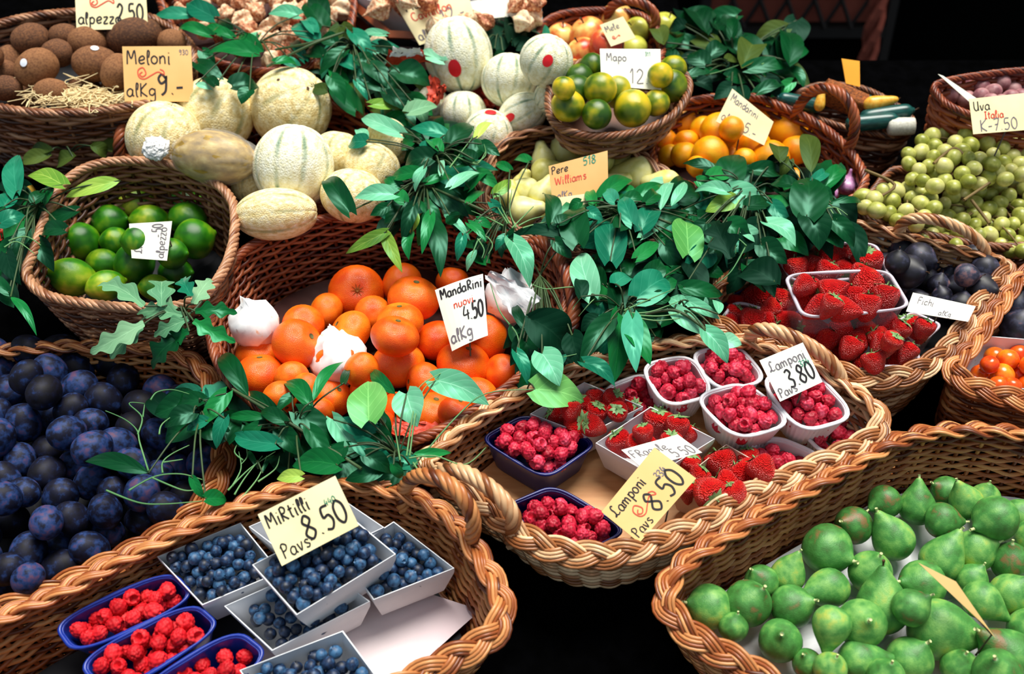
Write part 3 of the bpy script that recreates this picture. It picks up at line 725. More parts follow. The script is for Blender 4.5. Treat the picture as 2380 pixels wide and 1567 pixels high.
def raspberry_mesh(m, seed):
    rr = np.random.default_rng(seed)
    N = 58
    i = np.arange(N) + 0.5
    ph = np.arccos(1 - 2 * i / N); th = math.pi * (1 + 5 ** 0.5) * i
    cen = np.stack([np.cos(th) * np.sin(ph), np.sin(th) * np.sin(ph), np.cos(ph)], 1) + rr.normal(size=(N, 3)) * 0.05
    cen /= np.linalg.norm(cen, axis=1, keepdims=True)
    nu, nv = 40, 26
    t = np.linspace(0.0, math.pi, nv); a = np.arange(nu) * 2 * math.pi / nu
    D = np.stack([np.sin(t)[:, None] * np.cos(a), np.sin(t)[:, None] * np.sin(a), np.broadcast_to(np.cos(t)[:, None], (nv, nu))], -1)
    ang = np.arccos(np.clip(np.max(D @ cen.T, axis=-1), -1, 1))
    bump = np.sqrt(np.clip(1 - (ang / 0.265) ** 2, 0, 1)) * 0.19
    P = D * (0.87 + bump)[..., None]
    taper = 1 - 0.16 * (-P[..., 2:3])
    P = P * np.concatenate([np.broadcast_to(taper, P.shape[:2] + (1,))] * 2 + [np.full(P.shape[:2] + (1,), 1.12)], -1)
    hol = np.clip(1 - t / 0.5, 0, 1)[:, None]
    P[..., 2] -= 0.9 * np.sqrt(hol)
    mb = MB(); mb.grid(P, closed_v=True)
    return mb.mesh('raspberry', m)
ME['raspberry'] = [raspberry_mesh(M['raspberry'], s) for s in (1, 2, 3)]
ME['raspberry_red'] = [raspberry_mesh(M['raspberry_red'], s) for s in (4, 5)]
# blueberry: a ball with the small star-shaped crown
def crown_fn(P, a):
    Q = P.copy(); top = Q[..., 2] > 0.9
    Q[..., 2] += np.where(top, 0.06 * np.cos(5 * a)[None], 0)
    return Q
ME['blueberry'] = rev_mesh('blueberry', [(0.0005, -0.9), (0.5, -0.78), (0.92, -0.35), (1.0, 0.05), (0.85, 0.5), (0.5, 0.82), (0.36, 0.93), (0.3, 0.98), (0.24, 0.9), (0.12, 0.8), (0.0005, 0.78)], M['blueberry'], 20, crown_fn)
def berry_fn(P, a):
    rr = np.random.default_rng(5); Q = P.copy()
    Q *= (1 + 0.03 * np.cos(3 * a + 1) * np.ones_like(P[..., 0]))[..., None]
    return Q
ME['strawberry'] = [rev_mesh('strawberry', p, M['strawberry'], 24, berry_fn) for p in (
    [(0.0005, -1.32), (0.16, -1.26), (0.45, -0.9), (0.78, -0.3), (0.95, 0.3), (0.85, 0.7), (0.5, 0.88), (0.2, 0.8), (0.0005, 0.74)],
    [(0.0005, -1.1), (0.3, -1.04), (0.66, -0.7), (0.92, -0.1), (1.02, 0.4), (0.88, 0.76), (0.5, 0.9), (0.2, 0.8), (0.0005, 0.74)])]
mb = MB()
for k in range(9):
    a = k * 2 * math.pi / 9 + 0.2 * math.sin(k * 3)
    ca, sa = math.cos(a), math.sin(a); ln = 0.75 + 0.15 * math.sin(k * 5)
    rad = np.array([0.0, 0.3, 0.6, 1.0]) * ln; wd = np.array([0.06, 0.17, 0.15, 0.01]); hz = np.array([0.80, 0.90, 0.93, 0.84 + 0.2 * math.sin(k * 7)])
    P = np.stack([np.stack([rad * ca - s * wd * sa, rad * sa + s * wd * ca, hz + (0 if s else 0.02)], 1) for s in (-1, 0, 1)], 1)
    mb.grid(P)
mb.tube([(0, 0, 0.78), (0.03, 0, 1.0), (0.1, 0.03, 1.2)], [0.07, 0.055, 0.06], 6, ref=(1, 0, 0))
ME['calyx'] = mb.mesh('calyx', M['calyx'])

def sticker_mesh(name, m, r=0.3, ell=1.0, R0=1.012):
    mb = MB(); rings = []
    for f in (0.001, 0.5, 1.0):
        a = np.arange(20) * 2 * math.pi / 20
        x, y = r * f * np.cos(a), r * ell * f * np.sin(a)
        rings.append(np.stack([x, y, np.sqrt(np.clip(R0 ** 2 - x * x - y * y, 0, None))], 1))
    mb.grid(np.array(rings), closed_v=True)
    return mb.mesh(name, m)
ME['white_sticker'] = sticker_mesh('sticker', M['white_sticker'], 0.22, 0.9, 1.03)
ME['red_sticker'] = sticker_mesh('sticker', M['red_sticker'], 0.19, 1.25, 1.04)

# ------------------------------------------------------------------ placing fruit
PLACED = []

def settle(px, py, rpx, h, tol=0.86, grow=True, clear=0.0):
    """the spot on the ray of px, py at height h, moved up the pile until it no longer sits inside a neighbour"""
    for k in range(60):
        p = L(px, py, h)
        r = rpx * mpp(p)
        bad = False
        for q, rq in PLACED:
            if (p - q).length < tol * (r + rq): bad = True; break
        if not bad or not grow: break
        h += 0.003
    PLACED.append((p, r))
    return p, r

def fruit(name, me, px, py, rpx, h, quat, scale=(1, 1, 1), label=None, cat=None, group=None, tol=0.86, grow=True, unit=1.0):
    p, r = settle(px, py, rpx, h, tol, grow)
    o = put(name, me, p, quat, (r * scale[0] / unit, r * scale[1] / unit, r * scale[2] / unit))
    tag(o, label, cat, group)
    return o

def toward(deg_side=0, deg_up=0):
    """a direction from the fruit to the viewer, turned DEG_SIDE to the right and DEG_UP upward in the picture"""
    return (-AX_F + AX_R * math.tan(R(deg_side)) + AX_U * math.tan(R(deg_up))).normalized()

def face_quat(side, up, roll=0):
    return toward(side, up).to_track_quat('Z', 'Y') @ Quaternion((0, 0, 1), R(roll))

rnd = random.Random(11)

# --- kiwis: px, py, rx, ry, angle of the long axis
KI = [(398, 98, 33, 30, 0), (150, 84, 33, 29, 0), (72, 92, 40, 38, 20), (205, 99, 41, 38, 0), (312, 84, 60, 46, 10), (134, 124, 35, 33, 0), (25, 148, 40, 36, 80), (85, 158, 48, 44, 30), (222, 148, 48, 42, 0), (8, 168, 32, 30, 0), (274, 168, 40, 38, 60), (12, 205, 38, 30, 0), (272, 208, 40, 36, 60), (60, 220, 48, 34, 0), (120, 212, 38, 30, 0), (196, 206, 36, 30, 0), (-40, 190, 40, 34, 0), (-35, 130, 38, 34, 0), (340, 165, 38, 34, 0), (345, 205, 36, 32, 0), (395, 165, 36, 32, 0)]
its = []
for x, y, rx, ry, a in KI:
    r = (rx + ry) / 2 * 1.06
    o = fruit('kiwi', rnd.choice(ME['kiwi']), x, y, r, HI + 0.012 - 0.055 * min(1, max(0, (y - 80) / 120)), axis_quat(a, rnd.uniform(-25, 25), rnd.uniform(0, 360)), (ry / r, ry / r, rx / r * 0.96), None, 'kiwi', 'kiwis in the top left basket')
    its.append([o, x, y, None])
    if (x, y) in ((85, 158), (222, 148)):
        d = toward(-14, 2) if x == 85 else toward(18, 44)
        q = (o.matrix_world.inverted().to_3x3() @ (RAMP.to_3x3() @ d)).normalized().to_track_quat('Z', 'Y')
        s = part('sticker', ME['white_sticker'], o, (0, 0, 0), q); s['label'] = 'round white sticker'
        its[-1][3] = 'brown kiwi with a round white sticker facing out' if x == 85 else 'brown kiwi with a white sticker on its upper edge, left of the melon card'
    if (x, y) == (312, 84): its[-1][3] = 'largest brown kiwi, topping the pile under the uppermost price card'
row_labels(its, 'brown kiwi', 'the top left basket', 26)
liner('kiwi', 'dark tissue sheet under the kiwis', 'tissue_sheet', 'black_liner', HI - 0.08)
# wood wool in the kiwi basket's front
mb = MB()
for k in range(260):
    x, y = rnd.gauss(200, 46), rnd.gauss(230, 11)
    p = np.array(L(x, y, HI - 0.006 + rnd.uniform(-.012, .012)))
    pts = [p + np.array([rnd.uniform(-.02, .02), rnd.uniform(-.012, .012), rnd.uniform(-.006, .006)]) for _ in range(4)]
    mb.tube(catmull(pts, 4), 0.0009, 4, ref=(0.2, 0.1, 1))
for k in range(24):
    x, y = rnd.uniform(40, 200), rnd.uniform(180, 240)
    p = np.array(L(x, y, HI + 0.004))
    pts = [p + np.array([rnd.uniform(-.025, .025), rnd.uniform(-.015, .015), rnd.uniform(-.004, .006)]) for _ in range(4)]
    mb.tube(catmull(pts, 4), 0.0007, 4, ref=(0.2, 0.1, 1))
o = put('wood_wool', mb.mesh('wood_wool', M['straw'])); tag(o, 'pale wood wool packing at the front of the kiwi basket', 'packing', kind='stuff')

# --- melons of the left heap
ML = [(500, 268, 88, 88, 'melon', 0, 60, 10, 'cream melon behind the price card, lower edge hidden by two melons'), (382, 322, 86, 84, 'melon', 0, 70, 20, 'cream melon just under the price card, beside the small basket handle'),
      (676, 252, 92, 94, 'melon', 0, 30, 35, 'upper cream melon with two dark spots and a curved rib line'), (785, 362, 62, 56, 'melon', 0, 80, 10, 'small cream melon half hidden behind the green-striped one'),
      (865, 392, 66, 60, 'melon', 0, 60, 0, 'cream melon under the leaves, by the pear basket'), (820, 455, 74, 62, 'melon', 0, 80, 15, 'pale melon under a pale leaf above the mandarin basket'), (585, 430, 46, 44, 'melon', 0, 80, 10, 'melon deep in the gap between the wrapped and the striped melon'),
      (682, 388, 92, 98, 'melon', 1, 86, 0, 'round melon with dark green stripes, lowest of the upright ones'), (642, 498, 96, 60, 'melon', 0, 4, 0, 'flat-lying pale oval melon touching the rim of the mandarin basket'),
      (905, 330, 58, 50, 'melon', 0, 40, 0, 'pale melon hidden under the big leaf spray beside the handle')]
its = []
for x, y, rx, ry, kind, v, a, tl, lab in ML:
    r = (rx + ry) / 2
    o = fruit('melon', ME['melon'][v], x, y, r, 0.01 if y < 430 else 0.0, axis_quat(a, tl, 20), (min(rx, ry) / r, min(rx, ry) / r, max(rx, ry) / r) if abs(rx - ry) > 15 else (rx / r, rx / r, ry / r), lab, 'melon', 'melons in the left heap', tol=0.84)
    s = part('stem_scar', ME['button'], o, (0, 0, 0.965)); s['label'] = 'round brown stem scar'
    if 'spots' in lab:
        for dd in (toward(-8, 30), toward(36, 22)):
            q = (o.matrix_world.inverted().to_3x3() @ (RAMP.to_3x3() @ dd)).normalized()
            part('dark_spot', sticker_mesh('dark_spot', M['dark_stem'], 0.04, 1.0, 1.03), o, (0, 0, 0), q.to_track_quat('Z', 'Y'))
# the film-wrapped melon
o = fruit('wrapped_melon', rev_mesh('wrapped_melon', ball_prof(18, 1, 1), mat('olive_melon_skin', [(0.3, srgb(120, 92, 30)), (0.55, srgb(186, 150, 66)), (0.8, srgb(228, 204, 130))], scale=3, rough=0.5), 40, wobble(0.03, 3, 8)), 498, 366, 72, 0.05, axis_quat(-8, 10), (0.86, 0.86, 1.42), 'olive melon wrapped in wrinkled clear film, tied between two melons', 'melon', tol=0.8)
def crumple(P, a):
    rr = np.random.default_rng(2)
    n = rr.normal(size=P.shape[:2]); n = (n + np.roll(n, 1, 0) + np.roll(n, 1, 1)) / 3
    return P * (1 + 0.05 * n)[..., None]
m_, nt_, b_ = new_mat('cling_film')
tr_ = nt_.nodes.new('ShaderNodeBsdfTransparent'); mx_ = nt_.nodes.new('ShaderNodeMixShader')
b_.inputs['Base Color'].default_value = (0.9, 0.9, 0.9, 1); b_.inputs['Roughness'].default_value = 0.15; mx_.inputs[0].default_value = 0.14
nt_.links.new(tr_.outputs[0], mx_.inputs[1]); nt_.links.new(b_.outputs[0], mx_.inputs[2]); nt_.links.new(mx_.outputs[0], nt_.nodes['Material Output'].inputs[0])
M['film'] = m_
f = part('film', rev_mesh('film', [(0.0005, -1.0), (0.5, -0.9), (0.9, -0.5), (1.05, 0), (0.95, 0.5), (0.6, 0.85), (0.25, 1.05), (0.22, 1.15), (0.35, 1.32), (0.3, 1.34), (0.0005, 1.2)], M['film'], 48, crumple), o)
f['label'] = 'clear wrinkled film with a twisted end'
# crumpled white film on the melon under the card
o = fruit('crumpled_film', rev_mesh('crumpled_film', ball_prof(14, 1.0, 0.6), mat('white_film', [(0.3, srgb(200, 196, 190)), (0.6, srgb(250, 250, 250))], scale=9, rough=0.25), 40, lambda P, a: crumple(crumple(crumple(P, a), a), a)), 362, 344, 30, 0.06, face_quat(0, 10), (1, 0.9, 0.7), 'crumpled piece of white film stuck between two melons', 'plastic film', grow=False)

# --- melons of the right heap
MR = [(1065, 128, 78, 88, 1, 100, 12, 'tall pale melon with a red sticker near its bottom, tallest of its heap'), (1270, 142, 62, 60, 1, 60, 30, 'pale melon with a large red oval sticker, beside the apples'), (1183, 187, 64, 62, 1, 85, 0, 'pale round melon in the middle of the right heap, without sticker on its face'),
      (1282, 225, 44, 40, 1, 40, 0, 'small pale melon with a red mark next to the green citrus basket'), (1076, 262, 54, 50, 1, 90, 10, 'pale melon low on the left of its heap, above the leaf spray'), (1214, 266, 60, 48, 1, 25, 20, 'pale oval melon with a dark stem end, right above the pear basket rim'), (1136, 312, 58, 56, 1, 60, 30, 'pale melon resting on the pear basket border, front of the right heap'), (1000, 240, 46, 40, 1, 60, 0, 'pale melon mostly hidden by leaves, farthest toward the handle')]
for x, y, rx, ry, v, a, tl, lab in MR:
    r = (rx + ry) / 2
    o = fruit('melon', ME['melon'][v], x, y, r, {1270: 0.085, 1065: 0.03, 1183: 0.02, 1282: 0.03}.get(x, -0.02), axis_quat(a, tl, 10), (rx / r, rx / r, ry / r) if a > 50 else (ry / r, ry / r, rx / r), lab, 'melon', 'melons in the right heap', tol=0.84)
    part('stem_scar', ME['button'], o, (0, 0, 0.965))
    st_ = {1065: (-4, -36), 1270: (1, -14), 1136: (8, 50), 1282: (-20, 30), 1214: (-38, -22)}.get(x)
    if st_:
        q = (o.matrix_world.inverted().to_3x3() @ (RAMP.to_3x3() @ toward(*st_))).normalized()
        s = part('sticker', ME['red_sticker'], o, (0, 0, 0), q.to_track_quat('Z', 'Y')); s['label'] = 'red oval sticker'
# red tissue sheets between the melons
def tissue(label, quad, h, amp, seed, mkey='red_tissue', name='tissue_paper', cat='paper'):
    rr = np.random.default_rng(seed)
    c = [np.array(L(x, y, hh)) for (x, y), hh in zip(quad, h if isinstance(h, (list, tuple)) else [h] * 4)]
    n = 12
    u, v = np.meshgrid(np.linspace(0, 1, n), np.linspace(0, 1, n), indexing='ij')
    P = ((1 - u) * (1 - v))[..., None] * c[0] + (u * (1 - v))[..., None] * c[1] + (u * v)[..., None] * c[2] + ((1 - u) * v)[..., None] * c[3]
    nz = rr.normal(size=(n, n)); nz = (nz + np.roll(nz, 1, 0) + np.roll(nz, 1, 1) + np.roll(nz, -1, 0)) / 2.2
    P[..., 2] += amp * nz
    P[..., 0] += amp * 0.5 * rr.normal(size=(n, n)); P[..., 1] += amp * 0.5 * rr.normal(size=(n, n))
    mb = MB(); mb.grid(P); mb.grid((P - np.array([0, 0, 0.0006]))[::-1])
    o = put(name, mb.mesh(name, M[mkey])); tag(o, label, cat)
    return o
tissue('red tissue paper with a white edge among the leaves behind the tall melon', [(893, 150), (905, 118), (985, 118), (1000, 148)], [0.04, 0.07, 0.07, 0.04], 0.003, 1)
tissue('red tissue sheet sticking up beside the tall pale melon', [(985, 270), (1000, 175), (1040, 200), (1025, 235)], [0.0, 0.03, 0.03, 0.0], 0.004, 2)
tissue('red tissue tucked under the middle pale melon', [(1085, 240), (1110, 175), (1180, 235), (1160, 260)], [-0.06, -0.03, -0.02, -0.04], 0.004, 3)
tissue('white tissue paper crumpled over the red one behind the tall melon', [(905, 130), (915, 112), (975, 114), (985, 128)], [0.065, 0.08, 0.08, 0.065], 0.002, 5, 'tissue')
tissue('red tissue at the left edge beside the lime basket', [(0, 560), (-10, 520), (60, 515), (40, 550)], [0.02, 0.03, 0.03, 0.02], 0.004, 4)

# --- limes
LI = [(317, 474, 46, 40, 10), (428, 476, 44, 40, 20), (255, 517, 46, 43, 10), (437, 510, 52, 42, 160), (348, 512, 48, 38, 0), (452, 556, 50, 50, 20), (187, 562, 50, 47, 150), (268, 562, 38, 36, 0), (238, 612, 44, 36, 0), (312, 614, 50, 50, 20), (408, 634, 44, 40, 0), (168, 644, 62, 46, 165), (245, 664, 48, 38, 20), (128, 640, 34, 34, 0), (360, 668, 40, 32, 0), (400, 590, 40, 38, 0), (320, 562, 40, 40, 0)]
its = []
for x, y, rx, ry, a in LI:
    r = (rx + ry) / 2 * 1.07
    o = fruit('lime', rnd.choice(ME['lime']), x, y, r, -0.045, axis_quat(a, rnd.uniform(-30, 30), rnd.uniform(0, 360)), (ry / r, ry / r, rx / r * .88), None, 'lime', 'limes in the basket')
    its.append([o, x, y, None])
row_labels(its, 'green lime', 'the lime basket', 26)
liner('lime', 'dark tissue sheet under the limes', 'tissue_sheet', 'black_liner', -0.075)

# --- green and yellow citrus
CI = [(1375, 155, 30), (1565, 160, 30), (1345, 182, 32), (1340, 212, 36), (1395, 207, 36), (1436, 212, 38), (1560, 200, 36), (1320, 245, 37), (1387, 266, 33), (1525, 240, 30), (1470, 252, 41), (1310, 205, 26), (1535, 175, 28)]
its = []
for x, y, r in CI:
    o = fruit('green_citrus', rnd.choice(ME['citrus']), x, y, r * 1.08, 0.07, rand_quat(rnd), (1, 1, 1), None, 'citrus fruit', 'green and yellow citrus in the small basket')
    part('stem_button', ME['button'], o, (0, 0, 0.87))
    its.append([o, x, y, None])
row_labels(its, 'green and yellow citrus', 'the small basket', 22)
# --- apples
AP = [(1305, 86, 34, 0), (1366, 80, 42, 0), (1432, 46, 40, 0), (1480, 72, 32, 1), (1352, 122, 36, 0), (1410, 104, 40, 0), (1545, 62, 34, 1), (1328, 162, 26, 0), (1290, 120, 30, 0), (1470, 115, 34, 1)]
its = []
for x, y, r, v in AP:
    o = fruit('apple', ME['apple'][v], x, y, r, 0.0, face_quat(rnd.uniform(-50, 50), rnd.uniform(20, 70)), (1, 1, 1), None, 'apple', 'apples in the back basket')
    part('stem', ME['stalk'], o, (0, 0, 0.66), None, 1.0)
    its.append([o, x, y, {1545: 'yellow-green apple at the outer edge, beside the handle', 1432: 'topmost orange-red apple under the basket handle', 1480: 'pale green apple right beside the apple card'}.get(x)])
row_labels(its, 'red and yellow apple', 'the back basket', 24)
# --- small yellow oranges
OR = [(1795, 262, 29), (1592, 288, 36), (1635, 302, 30), (1765, 278, 28), (1835, 310, 47), (1545, 326, 26), (1672, 306, 42), (1715, 330, 30), (1754, 342, 36), (1595, 330, 27), (1556, 362, 25), (1590, 360, 29), (1650, 360, 40), (1690, 372, 30), (1700, 300, 28), (1790, 372, 42), (1846, 416, 24), (1730, 372, 26), (1850, 350, 34), (1620, 388, 24), (1805, 415, 26)]
its = []
for x, y, r in OR:
    o = fruit('orange', rnd.choice(ME['orange']), x, y, r * 1.1, -0.045, rand_quat(rnd), (1, 1, 1), None, 'orange', 'small oranges in the handled basket')
    part('stem_button', ME['button'], o, (0, 0, 0.85))
    its.append([o, x, y, {1835: 'largest yellow orange, topping the pile next to the basket handle', 1795: 'yellow orange at the very back, behind the tilted white card'}.get(x)])
row_labels(its, 'small yellow orange', 'the handled basket', 22)
liner('orange', 'dark tissue sheet under the small oranges', 'tissue_sheet', 'dark_liner', -0.075)
# --- pears
PE = [(1316, 346, 40, 0, -10), (1262, 372, 28, 0, 100), (1438, 372, 44, 0, 150), (1395, 365, 34, 0, 60), (1268, 402, 34, 0, 10), (1484, 412, 50, 0, 165), (1212, 432, 26, 0, 70), (1220, 447, 34, 0, 160), (1182, 458, 27, 0, 80), (1216, 492, 36, 0, 10), (1335, 470, 44, 0, 20), (1302, 492, 30, 0, 200), (1545, 430, 36, 0, 170), (1645, 448, 30, 0, 20), (1360, 420, 36, 0, 90), (1420, 440, 36, 0, 30), (1260, 450, 30, 0, 60), (1180, 510, 30, 0, 30)]
its = []
for x, y, r, _, a in PE:
    o = fruit('pear', rnd.choice(ME['pear']), x, y, r * 1.05, -0.03, axis_quat(a, rnd.uniform(-35, 25), rnd.uniform(0, 360)), (1, 1, 1), None, 'pear', 'pears in the middle basket')
    part('stem', ME['stalk'], o, (0, 0, 1.48))
    its.append([o, x, y, {1316: 'topmost pale pear, lying against the back rim above the pear card', 1484: 'large pale pear right of the pear card'}.get(x)])
row_labels(its, 'pale yellow pear', 'the pear basket', 24)
liner('pear', 'dark tissue sheet under the pears', 'tissue_sheet', 'dark_liner', -0.07)
for x, y, r, me, lab in ((1646, 622, 46, 'round', 'round olive green fruit between the leaves beside the strawberries'), (1600, 632, 30, 'lemon', 'pale yellow fruit half hidden beside the olive green one'), (50, 455, 34, 'lemon', 'yellow fruit between the leaves left of the lime basket'), (1600, 560, 36, 'round', 'olive green fruit under the yellow-green leaf')):
    o = fruit('loose_fruit', ME[me], x, y, r, -0.05, face_quat(-10, 40), (1, 1, 1), lab, 'fruit')
    part('stem', ME['stalk'], o, (0, 0, 0.84), None, 0.8)
# --- mandarins: px, py, rx, ry, where the navel points (side, up) or None
MA = [(935, 662, 46, 44, None), (1052, 656, 36, 34, None), (829, 681, 58, 57, (10, 4)), (758, 722, 38, 36, None), (962, 694, 54, 54, (20, 60)), (705, 756, 46, 40, None), (866, 730, 40, 36, None), (930, 748, 54, 42, (0, 66)), (690, 800, 56, 50, (60, 40)), (814, 772, 52, 42, (-60, 50)), (1015, 792, 44, 46, None), (918, 782, 56, 44, (30, 66)), (604, 824, 54, 42, (0, 70)), (1132, 788, 46, 52, None), (606, 872, 60, 46, (0, 75)), (925, 848, 57, 54, (-20, 60)), (678, 878, 38, 34, None), (1078, 848, 62, 50, (30, 60)), (710, 902, 34, 30, None), (1166, 866, 38, 40, None), (985, 888, 42, 40, None), (860, 905, 50, 40, None), (772, 925, 42, 42, (40, 40)), (920, 950, 36, 34, None), (1110, 930, 52, 44, None), (1008, 962, 52, 50, (20, 60)), (840, 860, 40, 36, None), (650, 925, 40, 34, None), (1060, 960, 40, 36, None), (880, 985, 40, 34, None), (1090, 740, 40, 38, None), (740, 960, 36, 32, None)]
its = []
for x, y, rx, ry, nv in MA:
    r = (rx + ry) / 2
    q = face_quat(nv[0], nv[1], rnd.uniform(0, 360)) if nv else rand_quat(rnd)
    s = 0.9 if nv and nv[1] > 40 else 1.0
    o = fruit('mandarin', rnd.choice(ME['mandarin']), x, y, r * 1.1, -0.05, q, (1, 1, s * 1.02), None, 'mandarin', 'mandarins in the deep basket')
    p_ = part('stem_scar', ME['navel' if x == 829 else 'button'], o, (0, 0, 0.80))
    its.append([o, x, y, {829: 'large mandarin with a star-shaped stem scar facing out, top of the heap', 1132: 'mandarin right behind the bent price card', 606: 'flattened mandarin leaning on the front left of the basket, lower of two'}.get(x)])
row_labels(its, 'orange mandarin', 'the deep basket', 26)
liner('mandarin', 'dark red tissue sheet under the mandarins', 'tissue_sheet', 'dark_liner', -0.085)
def wrapped(x, y, rx, ry, lab, seed, h=-0.03):
    o = fruit('wrapped_mandarin', ME['mandarin'][0], x, y + 6, (rx + ry) / 2 * 0.86, h, face_quat(0, 60), (1, 1, 1), lab, 'mandarin', tol=0.7)
    rr = np.random.default_rng(seed)
    prof = np.array([(0.9, -0.75), (1.12, -0.4), (1.2, 0.0), (1.12, 0.36), (0.95, 0.66), (0.66, 0.92), (0.36, 1.12), (0.14, 1.42), (0.02, 1.5)])
    a = np.arange(17) * 2 * math.pi / 17
    P = np.stack([prof[:, :1] * np.cos(a)[None], prof[:, :1] * np.sin(a)[None], np.broadcast_to(prof[:, 1:], (9, 17))], -1)
    amp = np.array([0.10, 0.08, 0.08, 0.10, 0.13, 0.14, 0.12, 0.06, 0.0])[:, None]
    P = P * (1 + amp * rr.normal(size=(9, 17)) * (np.arange(17)[None] % 2 * 1.2 - 0.6 + rr.normal(size=(9, 17)) * 0.5))[..., None]
    P[..., 0] += 0.25 * np.clip(P[..., 2] - 0.7, 0, None); P[..., 1] += 0.18 * rr.normal() * np.clip(P[..., 2] - 0.6, 0, None)
    mb = MB(); mb.grid(P, closed_v=True)
    w = part('paper_wrapper', mb.mesh('paper_wrapper', M['tissue'], True), o)
    w['label'] = 'crumpled white printed tissue paper'
wrapped(592, 748, 60, 56, 'mandarin in crumpled white paper leaning on the left wall of the basket', 1, -0.02)
wrapped(786, 828, 76, 56, 'mandarin in crumpled white paper in the middle of the heap', 2)
wrapped(1190, 690, 60, 56, 'mandarin in white printed paper next to the bent price card', 3, -0.02)
tissue('loose sheet of white printed wrapping paper on the right of the mandarins', [(1130, 650), (1140, 625), (1260, 690), (1205, 755)], [0.03, 0.045, 0.04, 0.01], 0.0022, 9, 'tissue')
tissue('bright red netting at the front of the mandarin basket', [(905, 1010), (915, 975), (1035, 985), (1000, 1030)], [-0.03, -0.03, -0.03, -0.03], 0.003, 12)
tissue('scrap of bright red netting below the two left mandarins', [(612, 935), (625, 915), (690, 940), (680, 960)], [-0.03, -0.02, -0.02, -0.03], 0.003, 13)

# --- plums at the left edge
pts = scatter([(-60, 815), (130, 800), (330, 860), (430, 940), (480, 1060), (450, 1150), (340, 1220), (120, 1340), (-60, 1390)], 72, 56, rnd, 0.82)
pts.sort(key=lambda p: p[1])
its = []
for x, y in pts:
    r = rnd.uniform(38, 46)
    o = fruit('plum', rnd.choice(ME['plum']), x, y, r, -0.085, rand_quat(rnd), (1, 1, 1), None, 'plum', 'blue plums at the left edge')
    its.append([o, x, y, None])
row_labels(its, 'dark blue plum', 'the left basket', 42)
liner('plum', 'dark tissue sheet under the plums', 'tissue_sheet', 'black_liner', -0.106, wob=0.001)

# --- loose dark figs
DF = [(2050, 577, 37), (2102, 582, 40), (2136, 602, 40), (2210, 602, 36), (2264, 602, 36), (2165, 612, 32), (2060, 617, 32), (2290, 628, 38), (2205, 640, 26), (2112, 632, 42), (2150, 648, 32), (2062, 652, 26), (2095, 668, 30), (2182, 662, 27), (2232, 667, 36), (2280, 672, 40), (2190, 690, 26), (2130, 700, 30), (2235, 710, 32), (2160, 725, 30), (2085, 610, 30), (2030, 610, 28), (2245, 640, 30)]
its = []
for x, y, r in DF:
    o = fruit('dark_fig', rnd.choice(ME['dark_fig']), x, y, r * 0.96, -0.045, face_quat(rnd.uniform(-70, 70), rnd.uniform(-20, 80), rnd.uniform(0, 360)), (1, 1, 1), None, 'fig', 'loose dark figs')
    part('stem', ME['stalk'], o, (0, 0, 1.16), None, 0.7)
    its.append([o, x, y, None])
row_labels(its, 'dark fig', 'the strawberry basket', 26)
for x, y, r, lab in ((2360, 712, 36, 'dark fig behind the tomato carton, upper one'), (2368, 758, 42, 'dark fig behind the tomato carton, touching its back wall'), (2400, 660, 40, 'dark fig at the picture edge above the two by the tomato carton')):
    o = fruit('dark_fig', ME['dark_fig'][0], x, y, r, -0.03, face_quat(20, 60), (1, 1, 1), lab, 'fig', 'dark figs behind the tomato carton'); part('stem', ME['stalk'], o, (0, 0, 1.16), None, 0.7)
liner('fig', 'dark blue tissue lining the strawberry and fig basket', 'tissue_sheet', 'black_liner', -0.08)
liner('tomato', 'dark tissue lining the cherry tomato basket', 'tissue_sheet', 'black_liner', -0.085)

# --- green figs: px, py, half width, half length, angle of the stem end in the picture, tilt to the viewer
GF = [(2053, 1168, 36, 0, 200, 20), (2132, 1168, 40, 1, 90, 10), (2197, 1142, 34, 0, 150, 20), (2242, 1162, 38, 1, 120, 20), (2372, 1196, 36, 0, 60, 20), (2310, 1207, 48, 0, 200, 15), (2193, 1210, 38, 0, 0, 20), (1981, 1220, 40, 0, 160, 40), (2070, 1244, 46, 1, 122, 10), (2269, 1278, 44, 0, 30, 30), (1926, 1279, 54, 0, -20, 50), (2194, 1292, 48, 1, 62, 10), (2348, 1302, 42, 0, 100, 30), (1834, 1328, 38, 1, 70, 20), (2025, 1327, 46, 0, 80, 40), (1768, 1350, 37, 0, 130, 30), (2139, 1357, 50, 0, 170, 20), (1916, 1369, 44, 1, 190, 20), (2351, 1378, 44, 0, 60, 30), (2050, 1396, 58, 1, 92, 10), (1741, 1400, 50, 0, 60, 40), (2290, 1402, 42, 1, -36, 10), (1645, 1410, 48, 0, 165, 20), (1844, 1408, 46, 0, 30, 40), (2120, 1410, 40, 0, 40, 20), (1930, 1462, 42, 1, 255, 10), (2002, 1448, 52, 0, 100, 70), (2197, 1466, 66, 1, -8, 10), (1813, 1487, 46, 0, 110, 60), (2334, 1518, 60, 1, 140, 10), (2115, 1532, 50, 0, 60, 30), (2008, 1534, 46, 1, 8, 10), (1875, 1540, 32, 0, 120, 40), (1930, 1552, 36, 0, 80, 40), (2317, 1562, 52, 0, 120, 40), (2230, 1548, 40, 0, 90, 40), (2060, 1570, 40, 0, 90, 40), (2390, 1460, 44, 0, 90, 40), (2400, 1250, 40, 0, 90, 40), (2290, 1155, 32, 0, 90, 30), (1705, 1455, 32, 0, 80, 30), (2260, 1345, 34, 0, 60, 20)]
